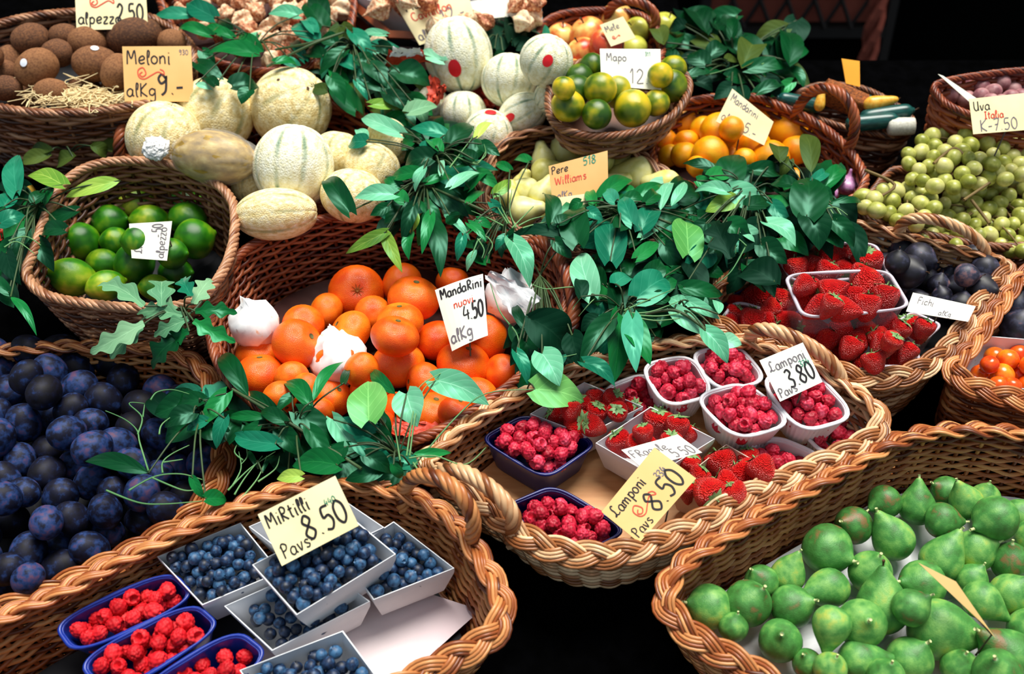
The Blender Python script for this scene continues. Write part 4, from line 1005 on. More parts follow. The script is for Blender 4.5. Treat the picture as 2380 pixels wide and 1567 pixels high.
own = {(2132, 1168): 'tall green fig standing upright with a pale tip, back of its basket', (2070, 1244): 'slender green fig leaning with its tip up, pale stem end', (1926, 1279): 'green fig with a dark navel facing out, by the pale basket wall', (2050, 1396): 'large pear-shaped green fig standing with a dark stem on top', (2197, 1466): 'largest green fig, dark and lying on its side near the front', (2002, 1448): 'brownish green fig overlapping a lighter long one', (1930, 1462): 'long pale green fig pointing down, behind the brownish one', (2290, 1402): 'long slim green fig lying under the edge of the yellow card', (1645, 1410): 'green fig nearest the left corner of its basket', (2194, 1292): 'green fig with a sharp tip pointing up at the card', (2139, 1357): 'green fig with a pale tip touching the yellow card'}
its = []
GF.sort(key=lambda g: g[1])
for x, y, r, v, a, tl in GF:
    me = rnd.choice(ME['green_fig'] if v else ME['fat_fig'])
    o = fruit('green_fig', me, x - (0.25 if v else 0.1) * r * math.cos(R(a)) * math.cos(R(tl)), y + (0.25 if v else 0.1) * r * math.sin(R(a)) * math.cos(R(tl)), r * 1.1, -0.05, axis_quat(a, tl, rnd.uniform(0, 360)), (1, 1, 1), None, 'fig', 'green figs in the corner basket', tol=0.78)
    part('stem', ME['fig_tip' if x != 2050 else 'stalk'], o, (0, 0, 1.5 if v else 1.16), None, 0.75)
    its.append([o, x, y, own.get((x, y))])
row_labels(its, 'green fig', 'the corner basket', 40)
liner('green_fig', 'white paper sheet under the green figs', 'paper_sheet', 'white_paper', -0.085, cat='paper')

# --- pink grapes, top right
pts = scatter([(2190, 215), (2230, 195), (2300, 185), (2400, 180), (2450, 240), (2330, 265), (2250, 250)], 42, 24, rnd, 0.85)
pts.sort(key=lambda p: p[1])
bt = bpy.data.objects.new('grape_bunch', None); COL.objects.link(bt); b0 = L(2310, 225, 0.0); bt.matrix_world = RAMP @ Matrix.Translation(b0)
tag(bt, 'bunch of dusky pink grapes in the red basket at the top right', 'grapes')
for x, y in pts:
    p, r = settle(x, y, rnd.uniform(18, 22), 0.03, 0.85)
    part('grape', ME['pink_grape'], bt, p - b0, rand_quat(rnd), r)
mb = MB()
for k in range(14):
    x, y = rnd.choice(pts); p = L(x, y, 0.03) - b0
    mb.tube(catmull([(0, 0, 0.0), tuple(p * 0.5 + Vector((0, 0, 0.012))), tuple(p)], 4), 0.0016, 5, ref=(0.3, 0.2, 1))
part('stem', mb.mesh('stem', M['twig']), bt)

# --- green grapes
def bunch(label, poly, n, h, rpx, seed, mound=0.0, twigs=()):
    rr = random.Random(seed)
    cx = sum(p[0] for p in poly) / len(poly); cy = sum(p[1] for p in poly) / len(poly)
    b0 = L(cx, cy, h - 0.03)
    t = bpy.data.objects.new('grape_bunch', None); COL.objects.link(t); t.matrix_world = RAMP @ Matrix.Translation(b0)
    tag(t, label, 'grapes')
    pts = scatter(poly, n, rpx * 1.28, rr, 0.9); pts.sort(key=lambda p: p[1])
    cen = []
    for x, y in pts:
        d = max(0.0, 1 - math.hypot((x - cx) / 150.0, (y - cy) / 100.0))
        p, r = settle(x, y, rr.uniform(0.86, 1.12) * rpx, h + mound * d + rr.uniform(-.008, .008), 0.82)
        part('grape', ME['grape'], t, p - b0, rand_quat(rr), r)
        cen.append(p - b0)
    mb = MB()
    for k in range(min(26, len(cen))):
        p = rr.choice(cen); q = rr.choice(cen) * 0.3
        mb.tube(catmull([tuple(q), tuple((p + q) / 2 + Vector((0, 0, 0.012))), tuple(p)], 4), 0.0013, 5, ref=(0.3, 0.2, 1))
    part('stem', mb.mesh('stem', M['twig']), t)
    for tw in twigs:
        mb = MB(); P = catmull([tuple(L(x, y, h + 0.035) - b0) for x, y in tw], 5); mb.tube(P, 0.0022, 6, ref=(0.3, 0.2, 1))
        part('stalk', mb.mesh('stalk', M['twig']), t)
bunch('upper bunch of green grapes heaped in front of the grape price card', [(2105, 350), (2170, 312), (2280, 315), (2385, 310), (2400, 400), (2330, 420), (2200, 440), (2120, 420)], 80, 0.005, 19, 1, 0.03, [[(2240, 465), (2300, 425)], [(2170, 380), (2215, 345), (2240, 360)]])
bunch('small bunch of light green grapes at the left end of the grape basket', [(1990, 470), (2040, 430), (2110, 430), (2180, 470), (2150, 530), (2060, 515), (2000, 500)], 42, -0.01, 20, 2, 0.02, [[(2030, 465), (2080, 430), (2010, 395)]])
bunch('shaded bunch of green grapes at the front right of the grape basket', [(2190, 450), (2300, 425), (2400, 420), (2410, 590), (2330, 580), (2240, 540), (2180, 510)], 62, -0.03, 19, 3, 0.0, [[(2258, 465), (2300, 520)]])
bunch('row of green grapes seen through the handle of the fig basket', [(2090, 520), (2180, 515), (2270, 560), (2250, 580), (2120, 560)], 20, -0.04, 17, 4)

# --- cherry tomatoes, squash, zucchini, garlic
TO = [(2312, 832, 26), (2342, 836, 26), (2368, 826, 25), (2292, 866, 26), (2330, 872, 28), (2366, 872, 27), (2276, 868, 20), (2352, 898, 22), (2320, 895, 22), (2395, 850, 25), (2390, 895, 24), (2300, 848, 22)]

mb_unused = None
for x, y, r, me, a, nm, lab, sc in (
    (2060, 266, 19, 'zucchini', 8, 'zucchini', 'dark green zucchini lying across the tray, behind the front one', 1.0), (2026, 284, 19, 'zucchini', 5, 'zucchini', 'dark green zucchini lying at the front of the tray', 1.0),
    (1860, 238, 17, 'zucchini', 170, 'zucchini', 'dark zucchini behind the arched basket handle', 1.0), (1990, 235, 13, 'zucchini', -25, 'zucchini', 'dark zucchini at the back, beside the orange tag', 0.9)):
    o = fruit('zucchini', ME['zucchini'], x, y, r, 0.0, axis_quat(a, 5), (1, 1, 1.05), lab, 'zucchini', 'zucchini in the low tray', tol=0.5)
    part('stem', ME['stalk'], o, (0, 0, 3.1), None, 1.6)
for x, y, r, a, lab in ((2045, 238, 17, 10, 'yellow squash behind the dark zucchini'), (1907, 232, 12, 80, 'pale yellow squash seen through the arched handle')):
    o = fruit('yellow_squash', ME['squash'], x, y, r, 0.01, axis_quat(a, 5), (1, 1, 1), lab, 'squash', tol=0.5)
    part('stem', ME['stalk'], o, (0, 0, 2.4), None, 1.0)
o = fruit('white_radish', rev_mesh('white_radish', [(0.0005, -1.3), (0.6, -1.25), (1.0, -0.9), (1.0, 0.9), (0.8, 1.2), (0.0005, 1.25)], mat('white_root_skin', [(0.3, srgb(190, 186, 170)), (0.7, srgb(228, 226, 214))], scale=4, rough=0.6), 20), 2095, 294, 25, 0.0, axis_quat(0, 10), (0.8, 0.8, 1), 'whitish blunt root vegetable at the right end of the squash tray', 'vegetable', tol=0.5)
def slab(P, a):
    c, s_ = np.cos(a), np.sin(a); k = (np.abs(c) ** 6 + np.abs(s_) ** 6) ** (-1 / 6)
    Q = P.copy(); Q[..., 0] *= k * 0.62; Q[..., 1] *= k
    return Q
M['pumpkin_cut'] = mat('rough_orange_brown_rind', [(0.3, srgb(70, 34, 12)), (0.5, srgb(150, 78, 22)), (0.75, srgb(196, 110, 36))], scale=5, detail=6, rough=0.7, bump=0.4, bump_scale=12)
o = fruit('pumpkin_wedge', rev_mesh('pumpkin_wedge', [(0.0005, -1.7), (0.9, -1.68), (1.0, -1.5), (1.05, 0), (1.0, 1.5), (0.9, 1.68), (0.0005, 1.7)], M['pumpkin_cut'], 32, slab), 1958, 228, 30, 0.0, axis_quat(-22, 0, 20), (1, 1, 1), 'rough orange-brown pumpkin block under the plain orange tag', 'vegetable', tol=0.4)
e_ = part('rind', rev_mesh('rind', [(0.0005, 1.68), (0.9, 1.69), (1.02, 1.75), (0.9, 1.95), (0.0005, 2.0)], M['zucchini'], 32, slab), o)
e_['label'] = 'dark green rind'
for x, y, r, a, lab in ((1968, 432, 26, 80, 'purple and white garlic bulb beside the grapes, upper one'), (1925, 452, 24, 140, 'garlic bulb under the leaves, lower of the two'), (1950, 415, 16, 90, 'small pale garlic bulb behind the purple one')):
    o = fruit('garlic', ME['garlic'], x, y, r, -0.03, axis_quat(a, 20), (1, 1, 1), lab, 'garlic')
    mb = MB(); mb.tube([(0.1 * math.cos(k), 0.1 * math.sin(k), -0.7 - 0.12 * (k % 2)) for k in range(12)], 0.03, 4, ref=(0.1, 0.2, 1)); part('root_tuft', mb.mesh('root_tuft', M['straw']), o)

# --- physalis in papery husks
pts = scatter([(395, -40), (400, 25), (470, 80), (560, 110), (650, 130), (740, 100), (800, 40), (800, -40)], 72, 33, rnd, 0.85) + [(655, 125), (630, 140), (740, 152), (660, 30), (880, 100)]
pts.sort(key=lambda p: p[1])
its = []
for x, y in pts:
    o = fruit('physalis', ME['husk'][0], x, y, rnd.uniform(20, 26), 0.012, rand_quat(rnd), (1, 1, 1), None, 'physalis', 'physalis in the back basket', tol=0.7)
    its.append([o, x, y, {740: 'single pale physalis husk lying among the leaves above the melons', 880: 'small physalis husk in the dark gap under the paper tray'}.get(x)])
row_labels(its, 'papery tan physalis', 'the back basket', 30)
liner('physalis', 'dark tissue sheet under the physalis', 'tissue_sheet', 'dark_liner', -0.03)
# ------------------------------------------------------------------ punnets, cartons and tubs
def quad_path(cs, f, n=6):
    """corner points of a tub, rounded by the share F of each side"""
    P = []
    k = len(cs)
    for i in range(k):
        c, p, q = cs[i], cs[(i - 1) % k], cs[(i + 1) % k]
        a, b = c + (p - c) * f, c + (q - c) * f
        if f < 0.03:
            P += [a, c, b]
        else:
            for j in range(n + 1):
                t = j / n
                P.append((1 - t) ** 2 * a + 2 * t * (1 - t) * c + t * t * b)
    return np.array(P)

def tub(name, label, cat, group, corners, h, d, m, base_scale=0.8, f=0.02, lip=0.0, th=0.0014, rim_m=None, flute=0.0, n_side=1):
    cs = [np.array(L(x, y, h)) for x, y in corners]
    P = quad_path(cs, f)
    P, ln = resample(P, 160 if f > 0.03 else len(P), True) if f > 0.03 else (P, 0)
    c = P.mean(0)
    k = len(P)
    ctr = np.array([c[0], c[1], h - d])
    out = P - c
    nrm = out / (np.linalg.norm(out, axis=1, keepdims=True))
    fl = (flute * np.cos(np.arange(k) * 2 * math.pi * 40 / k))[:, None] * nrm if flute else 0
    def ring(scale, z, off, fk=0.0):
        q = out * scale + nrm * off + (fl * fk if flute else 0)
        q = q.copy(); q[:, 2] = z
        return q
    rings = [ring(0.002, 0, 0), ring(base_scale - 0.03, 0, 0), ring(base_scale, 0.003, 0, 1), ring(0.93 + 0.07 * base_scale, d * 0.8, 0, 1), ring(1.0, d - 0.004, 0, 0.3), ring(1, d - 0.001, 0)]
    inner = [ring(1, d, 0), ring(1, d, -th), ring(1.0, d - 0.004, -th), ring(base_scale, 0.003 + th, -th), ring(base_scale - 0.03, th, -th), ring(0.002, th, 0)]
    mb = MB()
    G = np.array(rings + inner)
    if f > 0.03: mb.grid(G, closed_v=True); me = mb.mesh(name, m, True)
    else:
        mb.grid(G, closed_v=True); me = mb.mesh(name, m, False)
    o = put(name, me, ctr)
    tag(o, label, cat, group)
    if lip:
        mb = MB()
        a = np.linspace(0, 2 * math.pi, 9)[:-1]
        rr = np.array([ring(1, d, lip * 0.5 + lip * 0.6 * math.cos(t)) + np.array([0, 0, 0.0022 * math.sin(t)]) for t in a])
        mb.grid(rr, closed_u=True, closed_v=True)
        part('rim', mb.mesh('rim', rim_m or m), o)
    return dict(o=o, cs=cs, h=h, d=d, c=c)

def fill(tb, meshes, r, name, label, cat, group, n_max, h_off=-0.014, inset=0.90, low=0.0, sq=3.2, dome=0.006, layers=2, seed=0, kids=None, squash=(1, 1, 1), shift=(0, 0)):
    """berries lying in a tub: a layer side by side, then more on top"""
    rr = random.Random(seed)
    c = np.array(tb['c'])
    mine, out = [], []
    for lay in range(layers):
        qs = [c + (q - c) * (inset - (low if lay == 0 else low * 0.3 if lay == 1 else 0)) for q in tb['cs']]
        tries = 0
        while len(mine) < n_max and tries < 1500:
            tries += 1
            u, v = rr.random(), rr.random()
            p = (1 - u) * (1 - v) * qs[0] + u * (1 - v) * qs[1] + u * v * qs[2] + (1 - u) * v * qs[3]
            if (abs(2 * u - 1) ** sq + abs(2 * v - 1) ** sq) > 1.0 - 0.22 * lay: continue
            m_ = 1 - max(abs(u - .5), abs(v - .5)) * 2
            rad = r * rr.uniform(0.9, 1.1)
            pz = Vector((p[0], p[1], tb['h'] + h_off - (0 if lay else 0.55 * r) + dome * m_ + (lay * 1.0 * r)))
            if all((pz - q).length > 0.82 * (rad + rq) for q, rq in mine):
                mine.append((pz, rad))
    for pz, rad in mine:
        o = put(name, rr.choice(meshes), pz, rand_quat(rr), (rad * squash[0], rad * squash[1], rad * squash[2]))
        tag(o, label, cat, group)
        if kids:
            part(kids[0], kids[1], o)
        out.append(o)
    return out

GB = 'blueberries in the cartons'
def berries_blue(tb, n, where, seed, h_off=-0.016, **k):
    return fill(tb, [ME['blueberry']], 0.0071, 'blueberry', f'small round blueberry among those in {where}', 'blueberry', 'blueberries in ' + where, n, h_off, 0.89, 0.11, 9.0, 0.012, 3, seed, **k)

liner('blueberry', 'added dark sheet standing in for shade in the blueberry basket, under the blue tubs', 'tissue_sheet', 'black_liner', -0.09, wob=0.0005)  # dark sheet added to imitate the shade inside the basket
tissue('lilac white paper sheet under the blueberry cartons at the basket front', [(470, 1560), (840, 1330), (1118, 1418), (800, 1700)], -0.080, 0.0004, 41, 'lilac_paper', 'paper_sheet')
H0 = -0.012
c1 = tub('carton', 'white carton of blueberries at the back left, next to the blue tubs', 'carton', 'blueberry cartons', [(365, 1294), (559, 1215), (652, 1330), (470, 1407)], H0, 0.058, M['carton'])
c2 = tub('carton', 'white carton of blueberries beside the basket handle', 'carton', 'blueberry cartons', [(795, 1290), (915, 1212), (1056, 1321), (868, 1395)], H0, 0.058, M['carton'])
c5 = tub('carton', 'white carton mostly hidden behind the yellow blueberry card', 'carton', 'blueberry cartons', [(578, 1224), (770, 1142), (893, 1226), (700, 1318)], -0.008, 0.058, M['carton'])
c4 = tub('carton', 'shaded white carton of blueberries under the topmost one', 'carton', 'blueberry cartons', [(521, 1409), (740, 1312), (860, 1398), (632, 1513)], H0 - 0.004, 0.058, M['carton'])
c3 = tub('carton', 'white carton heaped with blueberries stacked on top of the others', 'carton', 'blueberry cartons', [(586, 1313), (812, 1198), (920, 1288), (689, 1430)], 0.026, 0.058, M['carton'])
c6 = tub('carton', 'white carton of blueberries cut off by the bottom of the picture', 'carton', 'blueberry cartons', [(557, 1558), (797, 1466), (885, 1585), (640, 1690)], H0 + 0.004, 0.058, M['carton'])
berries_blue(c1, 70, 'the carton at the back left', 1)
berries_blue(c2, 56, 'the carton beside the basket handle', 2, -0.018)
berries_blue(c3, 92, 'the topmost carton', 3, -0.012)
berries_blue(c4, 34, 'the shaded carton under the topmost one', 4, -0.018)
berries_blue(c5, 12, 'the carton behind the yellow card', 5, -0.02)
berries_blue(c6, 44, 'the carton at the bottom of the picture', 6, -0.014)
# blue oval tubs of raspberries at the front left
def rasp(tb, n, where, seed, key='raspberry', h_off=-0.013, r=0.0085, **k):
    return fill(tb, ME[key], r, 'raspberry', f'ripe raspberry among those in {where}', 'raspberry', 'raspberries in ' + where, n, h_off, 0.93, 0.13, 2.8, 0.005, 3, seed, **k)
t1 = tub('tub', 'blue oval tub of raspberries, uppermost of the three at the front left', 'tub', 'blue oval tubs', [(128, 1448), (392, 1328), (452, 1392), (180, 1520)], -0.02, 0.05, M['blue'], 0.8, 0.34, 0.004)
t2 = tub('tub', 'blue oval tub of raspberries, middle one of the three at the front left', 'tub', 'blue oval tubs', [(180, 1538), (444, 1402), (512, 1462), (262, 1615)], -0.02, 0.05, M['blue'], 0.8, 0.34, 0.004)
t3 = tub('tub', 'blue oval tub of raspberries cut by the bottom edge, beside a blueberry carton', 'tub', 'blue oval tubs', [(318, 1605), (545, 1466), (625, 1528), (400, 1690)], -0.02, 0.05, M['blue'], 0.8, 0.34, 0.004)
rasp(t1, 26, 'the uppermost blue tub at the front left', 11, 'raspberry_red')
rasp(t2, 28, 'the middle blue tub at the front left', 12, 'raspberry_red')
rasp(t3, 16, 'the blue tub cut by the bottom edge', 13, 'raspberry_red')

# the middle basket: board, navy tubs, white tubs, cartons of strawberries
liner('raspberry', 'thin plywood board on which the tubs of the middle basket stand', 'board', 'board', -0.075, 0.94, 0.0, 'board')
n1 = tub('tub', 'navy blue tub of raspberries behind, next to the strawberry carton', 'tub', 'navy tubs', [(1118, 1022), (1222, 966), (1388, 1030), (1268, 1112)], -0.022, 0.052, M['navy'], 0.86, 0.24, 0.0035)
n2 = tub('tub', 'navy blue tub of raspberries against the front rim of the middle basket', 'tub', 'navy tubs', [(1172, 1180), (1288, 1132), (1456, 1232), (1338, 1296)], -0.022, 0.052, M['navy'], 0.86, 0.24, 0.0035)
rasp(n1, 36, 'the navy tub beside the strawberry carton', 21, h_off=-0.004)
rasp(n2, 36, 'the navy tub at the front rim', 22, h_off=-0.010)
WH = -0.018
def white_tub(lab, cs, h=WH):
    return tub('tub', lab, 'tub', 'white fluted tubs', cs, h, 0.05, M['white_plastic'], 0.78, 0.36, 0.004, flute=0.0012)
w5 = white_tub('white fluted tub of raspberries wedged behind the strawberry carton', [(1398, 908), (1500, 868), (1560, 930), (1450, 985)], -0.028)
w1 = white_tub('white fluted tub of raspberries at the back left of its basket', [(1490, 850), (1606, 828), (1657, 918), (1546, 944)], -0.004)
w2 = white_tub('white fluted tub of raspberries under the drooping pale leaf', [(1604, 822), (1712, 802), (1782, 884), (1670, 908)], -0.004)
w7 = white_tub('white tub of raspberries at the right end, under the tub with the card', [(1850, 985), (1960, 940), (2020, 1000), (1920, 1060)], -0.032)
w6 = white_tub('white tub of raspberries low at the front right rim', [(1690, 1080), (1790, 1012), (1915, 1062), (1815, 1140)], -0.034)
w3 = white_tub('white fluted tub of raspberries in the middle, nearest of the white tubs', [(1614, 924), (1732, 890), (1842, 984), (1710, 1020)], 0.004)
w4 = white_tub('white fluted tub of raspberries behind the white price card', [(1766, 880), (1884, 858), (1988, 968), (1860, 1004)], 0.004)
rasp(w1, 26, 'the white tub at the back left', 31)
rasp(w2, 24, 'the white tub under the drooping leaf', 32)
rasp(w3, 34, 'the nearest white tub', 33)
rasp(w4, 28, 'the white tub behind the white card', 34)
rasp(w5, 12, 'the white tub behind the strawberry carton', 35)
rasp(w6, 18, 'the low white tub at the front right rim', 36)
rasp(w7, 10, 'the white tub at the right end', 37)
s1 = tub('carton', 'white carton of strawberries behind, beside the navy tub', 'carton', 'strawberry cartons', [(1232, 962), (1358, 888), (1495, 945), (1362, 1012)], -0.014, 0.055, M['carton'])
s2 = tub('carton', 'white carton of strawberries holding a white price card', 'carton', 'strawberry cartons', [(1384, 1030), (1512, 945), (1662, 1020), (1520, 1108)], -0.014, 0.055, M['carton'])
s3 = tub('carton', 'tan carton of strawberries against the front rim', 'carton', 'strawberry cartons', [(1560, 1132), (1688, 1032), (1815, 1106), (1676, 1190)], -0.016, 0.055, M['carton_tan'])

def straw_list(lst, h, where, own=None, tol=0.8):
    its = []
    for x, y, r, a, tl in lst:
        o = fruit('strawberry', rnd.choice(ME['strawberry']), x, y, r, h, axis_quat(a, tl, rnd.uniform(0, 360)), (0.95, 0.95, 0.95), None, 'strawberry', 'strawberries in ' + where, tol=tol)
        part('calyx', ME['calyx'], o)
        its.append([o, x, y, (own or {}).get((x, y))])
    row_labels(its, 'strawberry', where, 24)
PLACED.clear()
straw_list([(1385, 925, 26, 100, 0), (1424, 932, 28, 60, 30), (1350, 942, 26, 90, 20), (1300, 966, 30, 150, 20), (1468, 952, 26, 60, 40), (1386, 962, 30, 80, 30), (1340, 988, 36, 40, 60), (1380, 992, 30, 160, 30), (1436, 960, 28, 110, 60), (1325, 955, 26, 90, 0)], -0.028, 'the carton by the navy tub')
straw_list([(1530, 985, 38, 90, 20), (1572, 994, 32, 80, 10), (1440, 1030, 34, 120, 20), (1476, 1040, 30, 60, 30), (1560, 1030, 28, 90, 20), (1600, 1010, 26, 60, 0), (1510, 1045, 28, 30, 0), (1495, 1010, 26, 100, 10)], -0.028, 'the carton with the white card')
straw_list([(1600, 1078, 30, 80, 30), (1678, 1082, 40, 110, -10), (1622, 1110, 30, 60, 10), (1732, 1108, 40, 130, -20), (1772, 1092, 36, 120, -20), (1690, 1128, 36, 150, -10), (1740, 1068, 30, 100, 0), (1600, 1140, 30, 90, 20), (1708, 1150, 32, 120, 0), (1646, 1144, 44, -50, 62)], -0.03, 'the tan carton', {(1646, 1144): 'strawberry showing its green leaf crown to the viewer, front of the tan carton'})

# clear tubs of strawberries
def clear_tub(lab, cs, h, d=0.06, m='clear'):
    return tub('tub', lab, 'tub', 'clear strawberry tubs', cs, h, d, M[m], 0.84, 0.2, 0.004, rim_m=M['clear_rim'])
q4 = tub('tub', 'dark navy tub of strawberries between the leaves and the clear tubs', 'tub', 'navy tubs', [(1672, 700), (1770, 660), (1890, 700), (1800, 760)], -0.04, 0.038, M['navy'], 0.84, 0.24, 0.003)
q2 = clear_tub('clear tub of strawberries, rearmost, touching the dark figs', [(1796, 572), (2030, 566), (2066, 640), (1846, 656)], 0.0)
q3 = clear_tub('clear tub of strawberries at the left, half under the pale leaves', [(1660, 770), (1712, 702), (1870, 752), (1810, 836)], -0.02, 0.055)
q6 = clear_tub('clear tub of strawberries at the right, under the white card', [(2060, 775), (2120, 728), (2186, 758), (2110, 815)], -0.025, 0.05)
q5 = clear_tub('clear tub of strawberries low at the front rim', [(1915, 848), (1960, 770), (2112, 778), (2138, 850)], -0.02, 0.055)
q1 = clear_tub('large clear tub of strawberries stacked on top in the middle', [(1826, 640), (2060, 630), (2112, 715), (1870, 738)], 0.045, 0.075)
PLACED.clear()
straw_list([(1838, 594, 36, 60, 30), (1930, 596, 38, 190, 0), (1984, 592, 28, 40, 0), (2016, 614, 38, 100, 20), (1886, 626, 38, -60, 40), (1960, 630, 30, -80, 50), (1920, 634, 30, 60, 10), (1850, 625, 30, 100, 0), (2000, 640, 28, 60, 0)], -0.012, 'the rearmost clear tub', {(1838, 594): 'big strawberry at the left end of the rearmost clear tub'})
straw_list([(1878, 690, 42, 120, 0), (1932, 676, 36, 200, 0), (2010, 664, 42, 60, -10), (1976, 698, 36, 80, -10), (2056, 694, 36, 80, 0), (1902, 716, 34, 30, 0), (1962, 720, 36, 170, 0), (2014, 714, 34, 80, 0), (1930, 712, 30, 60, 20), (1868, 665, 28, 40, 0)], 0.026, 'the large clear tub')
straw_list([(1890, 765, 34, 180, 0), (1950, 770, 34, 20, 0), (2010, 768, 34, 170, 0), (2060, 755, 32, 30, 0), (1920, 790, 30, 60, 0), (1985, 795, 30, 10, 0), (2040, 790, 30, 120, 0)], 0.0, 'the bottom of the large clear tub', tol=0.6)
straw_list([(1756, 694, 38, 10, 0), (1812, 704, 36, 60, 0), (1705, 706, 24, 90, 0), (1835, 690, 30, 100, 0), (1790, 720, 28, 30, 0)], -0.045, 'the navy tub by the leaves')
straw_list([(1706, 732, 26, 60, 20), (1700, 768, 36, 150, 10), (1776, 762, 36, 20, 20), (1748, 748, 34, 70, -10), (1830, 752, 34, 200, 0), (1740, 795, 32, 100, 10), (1800, 790, 30, 60, 0), (1680, 780, 28, 80, 10)], -0.03, 'the clear tub at the left')
straw_list([(2082, 830, 36, 170, 10), (2050, 806, 32, 60, 0), (1950, 832, 36, 200, 30), (2004, 850, 34, 170, 0), (2108, 820, 28, 60, 0), (1975, 810, 30, 60, 0), (2030, 845, 30, 100, 0), (2070, 795, 26, 60, 40)], -0.035, 'the clear tub at the front rim')
straw_list([(2112, 762, 32, 110, 20), (2132, 778, 30, 80, 30), (2090, 770, 28, 60, 20), (2146, 764, 26, 70, 20)], -0.035, 'the clear tub under the white card')
# cherry tomatoes in their carton
ct = tub('carton', 'white carton of orange cherry tomatoes in the basket at the right edge', 'carton', None, [(2232, 868), (2285, 780), (2480, 796), (2440, 920)], -0.01, 0.07, M['carton'], 0.86)
PLACED.clear()
its = []
for x, y, r in TO:
    o = fruit('cherry_tomato', ME['tomato'], x, y, r, -0.03, face_quat(rnd.uniform(-70, 70), rnd.uniform(-20, 80)), (1, 1, 1), None, 'tomato', 'cherry tomatoes in the carton')
    part('stem_button', ME['button'], o, (0, 0, 0.86)); its.append([o, x, y, None])
row_labels(its, 'orange cherry tomato', 'the carton', 24)

# paper-lined crates of more physalis at the top edge
pc = tub('crate', 'wooden crate lined with white paper full of physalis, top middle', 'crate', None, [(800, -20), (900, -110), (1130, -110), (1060, 70)], 0.03, 0.06, M['white_paper'], 0.9, 0.03)
mb = MB()
e0, e1 = L(790, -20, 0.02), L(912, 92, 0.02)
for a_, b_ in (((785, -25), (905, 80)), ((905, 80), (1010, 85))):
    A, B = L(*a_, 0.01), L(*b_, 0.01)
    for hz in (0.0, -0.03, -0.06):
        mb.tube([tuple(A + Vector((0, 0, hz)) - Vector(pc['o'].matrix_world.translation * 0)), tuple(B + Vector((0, 0, hz)))], 0.008, 4, ref=(0, 0, 1))
inv_ = (INV @ pc['o'].matrix_world).inverted()
me_ = mb.mesh('slat_side', M['wicker_red'], False); me_.transform(inv_)
part('slat_side', me_, pc['o'])
pw = tub('crate', 'paper-lined crate with a printed sheet, right of the melon cards', 'crate', None, [(1085, 10), (1110, -90), (1250, -90), (1262, 62)], 0.01, 0.05, M['white_paper'], 0.9, 0.03)
its = []
PLACED.clear()
for x, y in ((905, 5), (940, 12), (880, 22), (925, -15), (960, -10), (1100, 45), (1130, 50), (1070, 55), (1225, 20), (1240, 45), (1215, 50), (1200, 10), (1245, 5), (985, -20), (1010, 60), (1040, 62)) + tuple(scatter([(850, -20), (920, -95), (1100, -95), (1060, -10), (960, 10)], 16, 40, rnd)) + tuple(scatter([(1110, -20), (1130, -80), (1240, -80), (1250, 0), (1180, -5)], 10, 40, rnd)):
    o = fruit('physalis', ME['husk'][0], x, y, rnd.uniform(20, 26), 0.035, rand_quat(rnd), (1, 1, 1), None, 'physalis', 'physalis in the paper-lined crates')
    its.append([o, x, y, None])
row_labels(its, 'papery physalis', 'the paper-lined crates', 20)
# ------------------------------------------------------------------ leafy sprays
def leaf_mat(name, dark, mid, light, rough=0.3):
    m, nt, b = new_mat(name)
    uv = nt.nodes.new('ShaderNodeTexCoord'); sx = nt.nodes.new('ShaderNodeSeparateXYZ'); nt.links.new(uv.outputs['UV'], sx.inputs[0])
    def math_(op, a, bb=None, c=None):
        n = nt.nodes.new('ShaderNodeMath'); n.operation = op
        for k, v in enumerate((a, bb, c)):
            if v is None: continue
            if isinstance(v, (int, float)): n.inputs[k].default_value = v
            else: nt.links.new(v, n.inputs[k])
        return n.outputs[0]
    av = math_('ABSOLUTE', math_('SUBTRACT', sx.outputs[1], 0.5))
    mid_ = math_('LESS_THAN', av, 0.018)
    side = math_('SINE', math_('MULTIPLY', math_('SUBTRACT', sx.outputs[0], math_('MULTIPLY', av, 0.75)), 30.0))
    sv = math_('MULTIPLY', math_('GREATER_THAN', side, 0.95), 0.5)
    vein = math_('MAXIMUM', mid_, sv)
    geo = nt.nodes.new('ShaderNodeNewGeometry')
    nz = nt.nodes.new('ShaderNodeTexNoise'); nz.inputs['Scale'].default_value = 30; nt.links.new(uv.outputs['Object'], nz.inputs['Vector'])
    f = math_('ADD', math_('MULTIPLY', geo.outputs['Random Per Island'], 0.6), math_('MULTIPLY', nz.outputs['Fac'], 0.4))
    cr = ramp_node(nt, [(0.15, dark), (0.5, mid), (0.85, light)]); nt.links.new(f, cr.inputs[0])
    mx = nt.nodes.new('ShaderNodeMixRGB'); mx.inputs[2].default_value = tuple(min(1, c * 1.7 + 0.02) for c in light[:3]) + (1,)
    nt.links.new(math_('MULTIPLY', vein, 0.3 if mid[1] > 0.25 else 0.13), mx.inputs[0]); nt.links.new(cr.outputs[0], mx.inputs[1]); nt.links.new(mx.outputs[0], b.inputs['Base Color'])
    bp = nt.nodes.new('ShaderNodeBump'); bp.inputs['Strength'].default_value = 0.08; bp.inputs['Distance'].default_value = 0.001
    nt.links.new(math_('ADD', side, math_('MULTIPLY', mid_, -3.0)), bp.inputs['Height']); nt.links.new(bp.outputs[0], b.inputs['Normal'])
    b.inputs['Roughness'].default_value = rough
    b.inputs['Specular IOR Level'].default_value = 0.15 if rough >= 0.5 else 0.36
    b.inputs['Specular Tint'].default_value = (0.35, 1.0, 0.72, 1)
    return m

